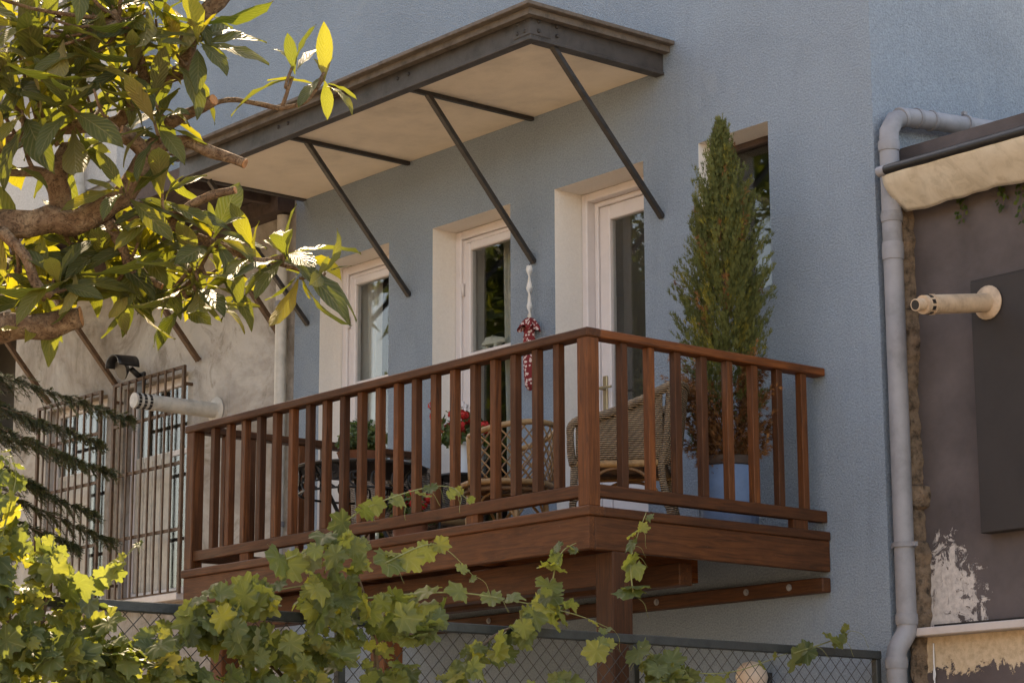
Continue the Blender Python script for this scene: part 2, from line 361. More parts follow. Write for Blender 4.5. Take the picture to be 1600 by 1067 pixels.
# ------------------------------------------------------------------ blue house
XW, XL, TOP, BACK = .43, -5.45, 8.7, 5.0
HD = 2.535
OPEN = [(-2.39, -1.516, 0.0, HD), (-3.724, -2.856, 0.0, HD), (-5.114, -4.244, 0.0, HD), (-1.009, -.405, 1.511, HD)]
house = thing('blue_house', 'blue stucco house with white reveals behind the wooden balcony', 'house')
wall_with_holes(XL, XW, GZ, TOP, OPEN, 0, .30).build('front_wall', [BLUE, WHITEREV], house)
MB().box(XW-.25, XW, .302, BACK, GZ, TOP).build('side_wall', BLUE, house)
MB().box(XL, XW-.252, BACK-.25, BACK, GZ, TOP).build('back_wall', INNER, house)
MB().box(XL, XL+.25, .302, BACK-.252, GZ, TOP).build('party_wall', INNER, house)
MB().box(-7.85, XW, .0, BACK, TOP+.002, TOP+.2).build('roof', FLASH, house)
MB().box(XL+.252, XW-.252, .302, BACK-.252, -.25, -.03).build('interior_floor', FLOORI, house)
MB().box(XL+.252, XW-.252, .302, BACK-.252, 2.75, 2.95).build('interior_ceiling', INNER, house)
MB().box(-7.85, XL-.001, 0, 3.0, 3.30, TOP).build('upper_wing', BLUE, house)
def frame_mb(x0, x1, z0, z1, y0, y1, w, wb=None):
    wb = wb or w; m = MB()
    m.box(x0, x0+w, y0, y1, z0, z1); m.box(x1-w, x1, y0, y1, z0, z1)
    m.box(x0+w, x1-w, y0+.001, y1-.001, z1-w, z1); m.box(x0+w, x1-w, y0+.001, y1-.001, z0, z0+wb); return m
def french_window(x0, x1, tz):
    w = frame_mb(x0+.002, x1-.002, .01, HD-.002, .205, .285, .062).build('window', UPVC, house, bevel=.006)
    frame_mb(x0+.066, x1-.066, .075, HD-.066, .222, .292, .03).build('frame_bead', UPVC, w, bevel=.005)
    frame_mb(x0+.098, x1-.098, .107, HD-.098, .215, .275, .058).build('sash', UPVC, w, bevel=.007)
    MB().box(x0+.158, x1-.158, .216, .274, tz-.035, tz).build('transom', UPVC, w, bevel=.006)
    MB().box(x0+.156, x1-.156, .240, .246, tz, HD-.155).build('pane', GLASS, w)
    MB().box(x0+.156, x1-.156, .240, .246, .165, tz-.035).build('pane', GLASS, w)
    MB().box(x0+.1, x1-.1, .292, .44, tz-.02, tz+.0175).build('inner_sill', UPVC, w, bevel=.004)
    h = MB().tube([(x0+.13, .213, 1.26), (x0+.13, .195, 1.26)], .011, 8).tube([(x0+.13, .195, 1.27), (x0+.13, .19, 1.15)], .009, 8); h.build('handle', UPVC, w, True)
    for z in (.5, 1.25, 2.1): MB().tube([(x0+.088, .205, z-.045), (x0+.088, .205, z+.045)], .011, 8).build('hinge', UPVC, w, True)
    return w
french_window(-3.724, -2.856, 1.637); french_window(-5.114, -4.244, 1.632)
# glazed door
dx0, dx1 = -2.39, -1.516
d = frame_mb(dx0+.002, dx1-.002, .005, HD-.002, .235, .36, .055).build('door_frame', UPVC, house, bevel=.006)
frame_mb(dx0+.058, dx1-.058, .06, HD-.058, .30, .365, .035).build('frame_bead', UPVC, d, bevel=.006)
door = frame_mb(dx0+.095, dx1-.095, .1, HD-.095, .315, .375, .1, .55).build('door', UPVC, house, bevel=.006)
MB().box(dx0+.193, dx1-.193, .342, .348, .648, HD-.19).build('pane', GLASS, door)
frame_mb(dx0+.18, dx1-.18, .18, .56, .308, .314, .02).build('panel_moulding', UPVC, door)
MB().box(dx0+.125, dx0+.165, .300, .314, 1.0, 1.28).build('handle_plate', BRASS, door, bevel=.003)
MB().tube(smoothpts([(dx0+.145, .30, 1.19), (dx0+.145, .25, 1.19), (dx0+.165, .243, 1.19), (dx0+.27, .243, 1.185)], 4), .009, 8).build('handle', BRASS, door, True)
# small window without balcony access
w = frame_mb(-1.007, -.407, 1.513, HD-.002, .205, .285, .04).build('window', ROOFB, house, bevel=.006)
MB().box(-.968, -.446, .24, .246, 1.551, HD-.04).build('pane', GLASS, w)
# curtains, blind and figurine behind the glass
def curtain(x0, x1, z0, z1, y, label, folds=7):
    m = MB(); m.grid(lambda a, b: (x0+(x1-x0)*a+.01*math.sin(b*5), y+.022*math.sin(a*folds*6.28+b*.8)+.01*math.sin(a*23+b*4), z0+(z1-z0)*b), folds*10, 6)
    return tag(m.build('curtain', FABRIC, None, True), label, 'curtain')
curtain(-5.10, -4.83, .05, 2.5, .36, 'gathered white curtain behind the french window beside the white drainpipe', 3)
curtain(-3.92, -3.78, .05, 2.5, .50, 'narrow white curtain behind the bear figurine window', 3)
curtain(-3.47, -3.38, .05, 2.5, .46, 'thin white curtain edge opposite the narrow one in the middle window', 2)
m = MB(); m.grid(lambda a, b: (-2.2+.36*a, .44+.004*math.sin(a*60), .1+2.36*b), 24, 2); tag(m.build('blind', BLIND, None, True), 'plain taupe blind hanging behind the glazed balcony door', 'blind')
def bear():
    me = bpy.data.meshes.new('bear_figurine')
    V = [((0, 0, .064), .031), ((.045, 0, .066), .029), ((-.035, 0, .064), .031), ((.078, 0, .064), .020), ((.1, 0, .058), .016), ((.122, 0, .052), .009), ((-.068, 0, .05), .014)]
    E = [(0, 1), (0, 2), (1, 3), (3, 4), (4, 5), (2, 6)]
    for sx, yy in ((.045, .019), (.045, -.019), (-.04, .019), (-.04, -.019)):
        i = len(V); V += [((sx, yy, .04), .016), ((sx+.004, yy*1.1, .018), .012), ((sx+.008, yy*1.1, .006), .012)]
        E += [(1 if sx > 0 else 2, i), (i, i+1), (i+1, i+2)]
    for yy in (.014, -.014): i = len(V); V += [((.098, yy, .076), .005)]; E += [(4, i)]
    me.from_pydata([v for v, r in V], E, []); o = link('bear_figurine', me)
    o.modifiers.new('skin', 'SKIN'); ss = o.modifiers.new('sub', 'SUBSURF'); ss.levels = ss.render_levels = 2
    for v, (p, r) in zip(me.skin_vertices[0].data, V): v.radius = (r, r)
    me.skin_vertices[0].data[0].use_root = True
    dg = bpy.context.evaluated_depsgraph_get(); ev = bpy.data.meshes.new_from_object(o.evaluated_get(dg)); bpy.data.objects.remove(o)
    ev.materials.clear(); ev.materials.append(BEARM); ev.polygons.foreach_set('use_smooth', [True]*len(ev.polygons)); ev.polygons.foreach_set('material_index', [0]*len(ev.polygons))
    zmin = min(v.co.z for v in ev.vertices)
    o = link('bear_figurine', ev); o.location = (-3.49, .345, 1.655-zmin*1.15); o.scale = (1.15,)*3; o.rotation_euler = (0, 0, .25)
    return tag(o, 'ivory bear figurine walking on the inner sill of the middle window', 'figurine')
bear()
# ------------------------------------------------------------------ canopy over the balcony doors
can = thing('door_canopy', 'dark steel framed canopy with cream underside above the balcony', 'canopy', (-3.3, 0, 3.09))
def P(mb, name, mat, parent, **k):
    """build in world coordinates, keep the parent's offset"""
    o = mb.build(name, mat, parent, **k); o.matrix_parent_inverse = Matrix.Translation(-Vector(parent.location)); return o
CX0, CX1 = -5.36, -1.31
P(MB().box(CX0-.02, -1.2, -1.222, -.003, 3.232, 3.258), 'roof_sheet', FLASH, can, bevel=.004)
P(MB().box(CX0, -1.245, -1.175, -1.123, 3.19, 3.231), 'roof_edge_board', FLASH, can)
P(MB().box(-1.297, -1.245, -1.122, -.003, 3.19, 3.231), 'roof_edge_board', FLASH, can)
def channel(mb, a, b, along):
    return mb
m = MB(); m.box(CX0, CX1, -1.112, -1.09, 3.075, 3.225); m.box(CX0, CX1+.008, -1.122, -1.05, 3.055, 3.0745); m.box(CX0, CX1+.006, -1.121, -1.09, 3.2255, 3.2315)
fb = P(m, 'front_beam', BEAM, can, bevel=.003)
m = MB(); m.box(CX1-.022, CX1, -1.089, -.003, 3.075, 3.225); m.box(CX1-.07, CX1+.010, -1.049, -.003, 3.0555, 3.0745); m.box(CX1-.03, CX1+.008, -1.089, -.003, 3.2255, 3.2315)
sb = P(m, 'side_beam', BEAM, can, bevel=.003)
m = MB(); m.box(CX1-.16, CX1+.004, -1.1175, -1.1125, 3.09, 3.21); P(m, 'corner_plate', BEAM, can, bevel=.002)
m = MB(); m.box(CX1+.0005, CX1+.0055, -1.112, -.95, 3.09, 3.21); P(m, 'corner_plate', BEAM, can, bevel=.002)
boltme = MB().lathe([(.014, 0), (.014, .006), (.009, .012), (.0, .0125)], 8).mesh('bolt', STEEL)
for x, y, z, r in ([(x, -1.113, z, (math.pi/2, 0, 0)) for x in (-1.36, -1.43) for z in (3.12, 3.18)] + [(xs+dx, -1.113, 3.15, (math.pi/2, 0, 0)) for xs in (-2.6, -3.99) for dx in (-.06, .06)] + [(CX1+.004, y, z, (0, math.pi/2, 0)) for y in (-1.05, -.9) for z in (3.12, 3.18)]):
    o = put('bolt', boltme, can, (x, y, z), r); o.matrix_parent_inverse = Matrix.Translation(-Vector(can.location))
P(MB().box(CX0+.05, CX1-.024, -1.088, -.003, 3.089, 3.104), 'ceiling_board', CREAM, can)
MB0 = MB().box(CX0, CX0+.05, -1.089, -.003, 3.076, 3.228); P(MB0, 'side_beam', BEAM, can, bevel=.003)
for X, zs in ((-1.315, 2.125), (-2.603, 2.07), (-3.995, 2.092), (-5.269, 2.095)):
    if X not in (-1.315, -5.269): P(MB().box(X-.016, X+.016, -1.05, -.012, 3.06, 3.086), 'tee_bar', STEEL, can)
    xx = X if X < -1.4 else X-.03
    P(MB().bar((xx, -.91, 3.07), (xx, -.001, zs), .032, .04, (1, 0, 0)), 'strut', STEEL, can, bevel=.003)
# ------------------------------------------------------------------ balcony
D = 1.833; LX = -3.98
bal = thing('wooden_balcony', 'varnished red brown wooden balcony with slatted railing', 'balcony', (-2, 0, 0))
def B(mb, name, mat, **k): return P(mb, name, mat, bal, **k)
for i in range(13):
    y1 = -.012-i*.137; B(MB().box(LX+.03, -.045, y1-.13, y1, -.06, -.03), 'deck_plank', WX)
B(MB().box(LX-.02, .012, -D-.012, -D+.10, -.052, 0), 'fascia_cap', WX, bevel=.006)
B(MB().box(-.10, .010, -D+.1005, -.004, -.052, -.001), 'fascia_cap', WY, bevel=.006)
B(MB().box(LX-.02, LX+.08, -D+.1005, -.004, -.052, -.001), 'fascia_cap', WY, bevel=.006)
B(MB().box(LX, -.0005, -D, -D+.045, -.228, -.0525), 'fascia_board', WX, bevel=.005)
B(MB().box(-.045, 0, -D+.0455, -.004, -.228, -.0525), 'fascia_board', WY, bevel=.005)
B(MB().box(LX, LX+.045, -D+.0455, -.004, -.228, -.0525), 'fascia_board', WY, bevel=.005)
B(MB().box(LX-.01, .0, -.075, -.004, -.345, -.262), 'ledger_beam', WX, bevel=.006)
for x in (-1.0, -2.1, -3.2): B(MB().box(x-.06, x, -D+.1, -.08, -.215, -.0605), 'joist', WY, bevel=.004)
B(MB().box(LX+.05, -.137, -D+.17, -D+.29, -.40, -.2295), 'front_beam', WX, bevel=.006)
B(MB().box(LX+.2, -.25, -.95, -.85, -.34, -.2165), 'middle_beam', WX, bevel=.006)
for x in (.005, -2.0, -3.75):
    B(MB().box(x-.14, x, -D+.16, -D+.30, GZ, -.4005 if x < -1 else -.229), 'support_post', WZ, bevel=.006)
bm2 = MB().lathe([(.02, 0), (.02, .005), (.012, .006), (.012, .014), (0, .0145)], 10).mesh('bolt', PVC)
for x in (-.26, -.606, -1.373, -2.2, -3.0):
    o = put('bolt', bm2, bal, (x, -.0755, -.3), (math.pi/2, 0, 0)); o.matrix_parent_inverse = Matrix.Translation(-Vector(bal.location))
# railing
ZR0, ZR1 = .902, .95
B(MB().box(LX-.02, 0.006, -D-.006, -D+.094, ZR0, ZR1), 'top_rail', WX, bevel=.006)
B(MB().box(-.092, .005, -D+.0945, -.004, ZR0, ZR1-.001), 'top_rail', WY, bevel=.006)
B(MB().box(LX-.02, LX+.077, -D+.0945, -.004, ZR0, ZR1-.001), 'top_rail', WY, bevel=.006)
for x in (-.086, LX): B(MB().box(x, x+.086, -D, -D+.086, .0005, ZR0-.0005), 'corner_post', WZ, bevel=.005)
B(MB().box(LX+.0865, -.0865, -D+.012, -D+.068, .052, .118), 'bottom_rail', WX, bevel=.004)
B(MB().box(-.068, -.012, -D+.0865, -.004, .054, .12), 'bottom_rail', WY, bevel=.004)
B(MB().box(LX+.012, LX+.068, -D+.0865, -.004, .054, .12), 'bottom_rail', WY, bevel=.004)
for x in (-1.0, -2.3, -3.3): B(MB().box(x-.05, x+.05, -D+.02, -D+.06, .001, .0515), 'rail_block', WZ)
B(MB().box(-.06, -.02, -.28, -.16, .0, .0535), 'rail_block', WZ)
balme = MB().box(-.0235, .0235, -.0235, .0235, 0, ZR0-.121).mesh('baluster', WZ, bevel=.003)
def baluster(x, y):
    o = put('baluster', balme, bal, (x, y, .1195)); o.rotation_euler = (0, 0, random.uniform(-.03, .03)); o.matrix_parent_inverse = Matrix.Translation(-Vector(bal.location))
for k in range(20): baluster(-3.69+.1797*k + random.uniform(-.004, .004), -D+.04)
for k in range(8): baluster(-.04, -1.553+.1983*k)
for k in range(8): baluster(LX+.04, -1.553+.1983*k)
# ------------------------------------------------------------------ left neighbour
lh = thing('white_house', 'stained white plaster house with barred windows next to the blue house', 'house', (-9, 0, GZ))
def L(mb, name, mat, **k): return P(mb, name, mat, lh, **k)
LHO = [(-8.02, -7.0, .2, 2.0), (-9.36, -8.3, .2, 2.0), (-11.5, -10.0, 1.9, 2.9)]
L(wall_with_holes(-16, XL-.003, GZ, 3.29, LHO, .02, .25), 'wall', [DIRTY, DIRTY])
def up_fn(a, b):
    return None
UPH = [(-11.0, -10.0, 4.7, 6.2), (-9.6, -8.6, 4.7, 6.2)]
PALE = stucco('pale_grey_render', (.5, .48, .47), .12, 60, .4); L(wall_with_holes(-16, -7.86, 3.78, 7.6, UPH, -.22, .1), 'upper_wall', [PALE, PALE])
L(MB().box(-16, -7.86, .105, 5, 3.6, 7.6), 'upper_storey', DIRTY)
L(MB().box(-16, -7.86, -.34, 5.0, 7.601, 7.7), 'roof', ROOFB)
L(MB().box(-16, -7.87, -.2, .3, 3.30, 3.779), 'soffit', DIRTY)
L(MB().box(-16, -5.46, .6, .65, GZ, 3.28), 'inner_wall', INNER)
for (a, b, c, dd) in UPH:
    w = L(frame_mb(a, b, c, dd, -.15, -.08, .09), 'window', UPVC, bevel=.006)
    q = P(MB().box(a+.09, b-.09, -.12, -.114, c+.09, dd-.09), 'pane', GLASS, lh); q.parent = w; q.matrix_parent_inverse = Matrix.Translation(-Vector(lh.location)); 
    w2 = P(MB().box((a+b)/2-.03, (a+b)/2+.03, -.145, -.085, c+.09, dd-.09), 'mullion', UPVC, lh); w2.parent = w
for (a, b, c, dd) in LHO[:2]:
    w = L(frame_mb(a, b, c, dd, .10, .17, .07), 'window', UPVC, bevel=.005)
    n = 4; ww = (b-a-.14)*.62/n
    for k in range(n):
        L(MB().box(a+.075+k*ww, a+.075+(k+1)*ww-.008, .11, .15, c+.072, dd-.6), 'shutter_board', PVCW, bevel=.003)
    L(MB().box(a+.075, b-.08, .12, .126, dd-.595, dd-.075), 'pane', GLASS); L(MB().box(a+.08+n*ww, b-.08, .12, .126, c+.075, dd-.645), 'pane', GLASS)
    L(MB().box(a+.0755, b-.0755, .112, .148, dd-.64, dd-.597), 'transom', UPVC)
    L(MB().box(a-.06, b+.06, -.08, .09, c-.06, c-.002), 'sill', SILLM, bevel=.004)
# timber canopy of the left neighbour
lc = thing('timber_canopy', 'dark brown timber canopy with diagonal struts on the white house', 'canopy', (-7.5, 0, 3.1))
for k in range(7): P(MB().box(-9.6, -5.5, -.98+k*.14, -.98+k*.14+.132, 3.16+random.uniform(0, .006), 3.19), 'board', ROOFB, lc)
P(MB().box(-9.6, -5.5, -1.02, -.985, 3.06, 3.2), 'fascia', ROOFB, lc); P(MB().box(-9.6, -5.5, -.14, .015, 3.02, 3.155), 'wall_beam', ROOFB, lc)
for x in (-5.63, -6.82, -8.14, -9.3):
    P(MB().bar((x, -.93, 3.12), (x, -.0, 2.06), .035, .045, (1, 0, 0)), 'strut', RUST, lc); P(MB().box(x-.03, x+.03, -.95, -.145, 3.09, 3.158), 'rafter', ROOFB, lc)
# grilles
def grille(x0, x1, z0, z1, label):
    g = thing('window_grille', label, 'grille', (x0, -.06, z0)); Wd, H = x1-x0, z1-z0
    fm = MB().box(0, .035, -.0125, .0125, 0, H).mesh('frame_bar', RUST, bevel=.002); 
    put('frame_bar', fm, g); put('frame_bar', fm, g, (Wd-.035, 0, 0))
    rm = MB().box(.0355, Wd-.0355, -.011, .011, -.0125, .0125).mesh('cross_bar', RUST)
    for z in (.0125, H*.28, H*.57, H*.8, H-.0125): put('cross_bar', rm, g, (0, 0, z))
    n = 8; vm = MB().box(-.009, .009, -.024, -.0115, .0, H-.03).mesh('upright_bar', RUST)
    for k in range(n): put('upright_bar', vm, g, (.035+(Wd-.07)*(k+1)/(n+1), 0, .02))
    sm = MB().box(-.012, .012, .013, .08, -.012, .012).mesh('wall_stay', RUST)
    for x in (.0175, Wd-.0175):
        for z in (.15, H-.15): put('wall_stay', sm, g, (x, 0, z))
grille(-8.06, -6.92, .19, 2.035, 'rusty brown window grille beside the white flue pipe')
grille(-9.38, -8.25, .19, 2.02, 'rusty brown window grille behind the fir branches')
# pipes on the left
dp = thing('white_drainpipe', 'weathered white drainpipe where the white and blue houses meet', 'drainpipe', (-5.56, -.05, GZ))
P(MB().tube([(-5.56, -.05, GZ), (-5.56, -.05, 3.0)], .045, 14), 'pipe', PVCW, dp, smooth='angle')
for z in (.6, 2.3): P(MB().lathe([(.052, -.02), (.052, .02)], 14, (-5.56, -.05, z)), 'pipe_clip', PVC, dp)
dp = thing('upper_drainpipe', 'white drainpipe on the overhanging upper storey of the white house', 'drainpipe', (-8.38, -.3, 3.3))
P(MB().tube([(-8.38, -.29, 3.35), (-8.38, -.29, 7.5)], .055, 14), 'pipe', PVCW, dp, smooth='angle')
for z in (3.75, 4.15): P(MB().lathe([(.064, -.05), (.067, .0), (.064, .05)], 14, (-8.38, -.29, z)), 'collar', PVCW, dp, smooth='angle')
def flue(name, base, ln, r, mat, label, drop=0, slots=14, plain_end=False):
    f = thing(name, label, 'flue pipe', base); q = MB()
    y = -ln; a = Vector((0, -.003, 0)); dv = Vector((0, -1, -drop)).normalized()
    MB().lathe([(r*1.0, 0), (r*1.75, .004), (r*1.8, .012), (r*1.5, .022), (r*1.05, .028)], 22).build('wall_disc', mat, f, 'angle').rotation_euler = (math.pi/2, 0, 0)
    MB().tube([a, dv*(ln*.78)], r, 20).build('tube', mat, f, 'angle')
    MB().tube([dv*ln*.76, dv*ln*.8], r*1.06, 20).build('collar', mat, f, 'angle')
    if plain_end:
        MB().tube([dv*ln*.78, dv*ln*.9], r*.97, 20).build('end_sleeve', mat, f, 'angle'); MB().tube([dv*ln*.88, dv*ln], r*.62, 18).build('inner_pipe', mat, f, 'angle')
        MB().tube([dv*ln*.985, dv*ln*1.002], r*.5, 14).build('opening', BLACK, f)
    else: MB().tube([dv*ln*.78, dv*ln], r*.98, 20).build('end_sleeve', mat, f, 'angle')
    sm = MB().box(-.011, .011, -.012, .012, r*.93, r*1.012).mesh('slot', BLACK)
    u = dv.to_track_quat('-Y', 'Z')
    rings = (.84,) if plain_end else (.83, .895, .96)
    for rg in rings:
        for k in range(slots):
            o = put('slot', sm, f, dv*ln*rg); o.rotation_mode = 'QUATERNION'; o.rotation_quaternion = u @ Quaternion((0, 1, 0), 2*math.pi*k/slots)
    return f
flue('flue_pipe', (-6.56, .02, 1.615), .76, .062, PVCW, 'long white boiler flue with slotted tip jutting from the stained wall')
# black flood lamp over the white flue
fl = thing('flood_lamp', 'small black flood lamp on the stained wall above the white flue', 'lamp', (-7.72, .02, 2.1))
MB().box(-.05, .05, -.03, 0, -.2, .0).build('bracket', BLACK, fl, bevel=.004)
MB().tube([(0, -.03, -.04), (0, -.12, .02)], .025, 10).build('arm', BLACK, fl, True)
q = MB(); q.grid(lambda a, b: (.11*math.cos(math.pi*a), -.1-.2*b, .02+.11*math.sin(math.pi*a)*(1-.1*b)), 14, 4); hd = q.build('hood', BLACK, fl, True); sd = hd.modifiers.new('s', 'SOLIDIFY'); sd.thickness = .008
MB().lathe([(.03, 0), (.085, .06), (.085, .07), (0, .071)], 16).build('reflector', BLACK, fl, 'angle').matrix_local = Matrix.Translation((0, -.15, .02)) @ Matrix.Rotation(math.radians(110), 4, 'X')
# ------------------------------------------------------------------ right neighbour
rh = thing('brown_house', 'low house with peeling brown paint set back beside the grey drainpipe', 'house', (1.5, .2, GZ))
def Rr(mb, name, mat, **k): return P(mb, name, mat, rh, **k)
Rr(MB().box(XW+.002, 4.5, .2, .45, -.578, 2.2), 'upper_wall', BROWNW); Rr(MB().box(XW+.003, 4.5, .16, .45, GZ, -.625), 'lower_wall', BROWNL)
Rr(MB().box(.47, 4.5, .06, .3, -.624, -.579), 'sill', SILLM, bevel=.005)
Rr(MB().box(.58, 4.5, .185, .199, -.578, -.555), 'sill_flashing', BLACK)
Rr(MB().box(.985, 2.6, .12, .1995, -.095, 1.29), 'charcoal_box', DARKWALL, bevel=.004)
Rr(MB().box(.985, 2.6, .128, .1995, 1.2905, 1.305), 'box_cap', DARKWALL)
def rough_strip():
    m = MB(); n = 130
    for i in range(n):
        z = -3.2+i*(1.9+3.2)/n; z1 = z+(1.9+3.2)/n
    def fn(a, b):
        z = -1.6+3.5*b; e = .10+.035*noise.noise(Vector((0, 3, z*2.2)))+.018*noise.noise(Vector((0, 1, z*15)))
        if .10 < z < .22: e += .045
        if z < -.1: e += .02
        x = XW+.004+e*a; y = .155-.05*math.sin(math.pi*min(1, a*1.05))*(1+.6*noise.noise(Vector((a*3, 5, z*7)))) + .012*noise.noise(Vector((a*9, 2, z*32)))
        return (x, y if a < .99 else .198, z)
    m.grid(fn, 14, 220); return Rr(m, 'broken_plaster_edge', INSUL, smooth=False)
rough_strip()
# tiled lean-to roof of the neighbour, awning bar and tarpaulin
a0 = math.atan2(.62, 1.9)
Rr(MB().add([(.60, -.06, 2.03), (4.5, -.06, 2.03), (4.5, 1.9, 2.60), (XW+.004, 1.9, 2.60), (.60, -.06, 2.0), (4.5, -.06, 2.0), (4.5, 1.9, 2.57), (XW+.004, 1.9, 2.57)], [(0, 1, 2, 3), (7, 6, 5, 4), (0, 4, 5, 1), (1, 5, 6, 2), (2, 6, 7, 3), (3, 7, 4, 0)]), 'lean_to_roof', ROOFB)
for k in range(5):
    y = -.02+k*.05; Rr(MB().box(.62, 4.5, y, y+.045, 1.945+.0*k, 1.962), 'soffit_board', ROOFB)
aw = thing('awning', 'stained cream tarpaulin awning with black bar above the brown wall', 'awning', (.58, -.1, 1.98))
ab = P(MB().tube([(.555, -.1, 1.985), (4.4, -.1, 1.985)], .028, 12), 'front_bar', BLACK, aw, smooth='angle')
P(MB().box(.60, 4.4, -.085, -.055, 2.0, 2.022), 'bar_flange', BLACK, aw)
P(MB().tube([(.548, -.1, 1.985), (.60, -.1, 1.985)], .031, 12), 'bar_end_tape', PVC, aw, smooth='angle')
def tarp(a, b):
    x = .575+3.8*a; s = b
    y = -.105+.20*s**1.15-.010*math.sin(s*3.14)*(1+.5*math.sin(x*5)); z = 1.965-.185*s+.006*math.sin(x*9+s*4)*s
    x0 = .575+.0*s-.0
    e = max(0, 1-a*38)
    x += e*.02*math.sin(s*3.14)*-1.0
    z += .004*math.sin(x*31)*s*s*.6; y += (.010*math.sin(x*17+s*2.5)+.006*math.sin(x*41+s*5))*s
    return (x, y+.008*noise.noise(Vector((x*6, s*2, 0))), z)
tp = P(MB().grid(tarp, 120, 12), 'tarpaulin', TARP, aw, smooth=True); sd = tp.modifiers.new('s', 'SOLIDIFY'); sd.thickness = .003
flue('flue_pipe', (1.113, .119, 1.158), .62, .053, TAN, 'rusty tan boiler flue jutting from the charcoal box', .16, 9, True)
# grey drainpipe with elbow
gp = thing('grey_drainpipe', 'thick grey drainpipe with an elbow running down the house corner', 'drainpipe', (.5, .05, GZ))
PX, PY = .515, .035
path = [(PX, 2.6, 2.60), (PX, .30, 2.385), (PX, .18, 2.37), (PX, .09, 2.335), (PX, PY+.005, 2.26), (PX, PY, 2.16), (PX, PY, 1.0), (PX, PY, -.52)]
low = [(PX, PY, -.52), (PX, PY, -.575), (PX-.002, PY-.008, -.605), (PX-.012, PY-.035, -.65), (PX-.022, PY-.062, -.695), (PX-.024, PY-.07, -.725), (PX-.024, PY-.07, -.78), (PX-.024, PY-.07, GZ)]
P(MB().tube(path, .056, 18), 'pipe', PVC, gp, smooth='angle'); P(MB().tube(low, .056, 18), 'lower_pipe', PVC, gp, smooth='angle')
for p0, p1 in (((PX, .42, 2.396), (PX, .40, 2.394)), ((PX, .30, 2.385), (PX, .27, 2.382)), ((PX, .16, 2.366), (PX, .135, 2.357)), ((PX, PY, 2.20), (PX, PY, 2.14)), ((PX, PY, 1.78), (PX, PY, 1.72)), ((PX, PY, 1.60), (PX, PY, 1.50)), ((PX, PY, -.50), (PX, PY, -.56)), ((PX-.024, PY-.07, -.74), (PX-.024, PY-.07, -.80))):
    P(MB().tube([p0, (Vector(p0)+Vector(p1))/2, p1], [.061, .064, .061], 18), 'collar', PVC, gp, smooth='angle')
for c, ax in (((PX, PY, -.12), 2), ((PX, .72, 2.4245), 1), ((PX, 1.35, 2.484), 1)):
    q = MB(); q.lathe([(.0605, -.014), (.066, -.014), (.066, .014), (.0605, .014)], 18); q.box(-.085, -.06, -.012, .012, -.014, .014); q.box(.06, .09, -.012, .012, -.012, .012)
    o = q.build('pipe_clamp', PVC, gp, 'angle'); o.matrix_parent_inverse = Matrix.Translation(-Vector(gp.location)); o.location = c
    if ax == 1: o.rotation_euler = (math.pi/2, math.pi/2, 0)
tag(MB().tube(smoothpts([(.60, .150, -.66), (.602, .145, -.78), (.61, .143, -.83), (.598, .143, -.86), (.602, .145, -.80), (.60, .148, -1.1)], 5), .004, 6).build('cord', POTW, None, True), 'thin white cord hanging below the marble sill', 'cord')
# round lamp behind the fence
gl = thing('globe_lamp', 'pale round wall lamp behind the chain link fence', 'lamp', (-.515, 0, -.80))
MB().lathe([(.0, -.095), (.05, -.082), (.082, -.05), (.095, 0), (.082, .05), (.05, .082), (0, .095)], 18).build('globe', plain('pale_lamp_globe', (.6, .45, .34), .4, .05, 5, 0), gl, True).location = (0, -.14, 0)
MB().box(-.03, .03, -.06, -.001, -.03, .03).build('bracket', BLACK, gl)
# ------------------------------------------------------------------ hanging cloth bag tube
hb = thing('bag_tube', 'red and white printed cloth bag tube hanging by a twisted white strap', 'bag holder', (-2.585, -.06, 2.07))
m = MB(); n = 34
for i in range(n+1):
    z = -.03-.36*i/n; a = i/n*9.4+.4; wd = .016+.006*math.sin(i*.5)
    m.v += [(wd*math.cos(a), wd*math.sin(a), z), (-wd*math.cos(a), -wd*math.sin(a), z)]
    if i: m.f.append((2*i-2, 2*i-1, 2*i+1, 2*i)); m.mi.append(0)
o = m.build('strap', FABRIC, hb, True); sd = o.modifiers.new('s', 'SOLIDIFY'); sd.thickness = .012; sd.offset = 0
MB().tube(smoothpts([(0, .0, -.035), (.006, .01, -.0), (.004, .03, .02), (0, .045, .0)], 4), .003, 6).build('hook', STEEL, hb, True)
q = MB(); q.grid(lambda a, b: ((.018+.05*b)*math.cos(6.283*a)*(1+.28*b*math.sin(a*44)), (.018+.05*b)*math.sin(6.283*a)*(1+.28*b*math.sin(a*44)), -.39-.075*b**1.6-.018*b*math.sin(a*44+1.2)), 60, 6); q.build('ruffle', CLOTH, hb, True)
q = MB(); q.grid(lambda a, b: (lambda r: (r*math.cos(6.283*a), r*math.sin(6.283*a), -.41-.47*b))((.030+.012*math.sin(b*3.1)+.006*noise.noise(Vector((math.cos(6.283*a)*2, math.sin(6.283*a)*2, b*9))))*(1 if b < .93 else 1-(b-.93)*9)), 24, 30); q.build('cloth_tube', CLOTH, hb, True)
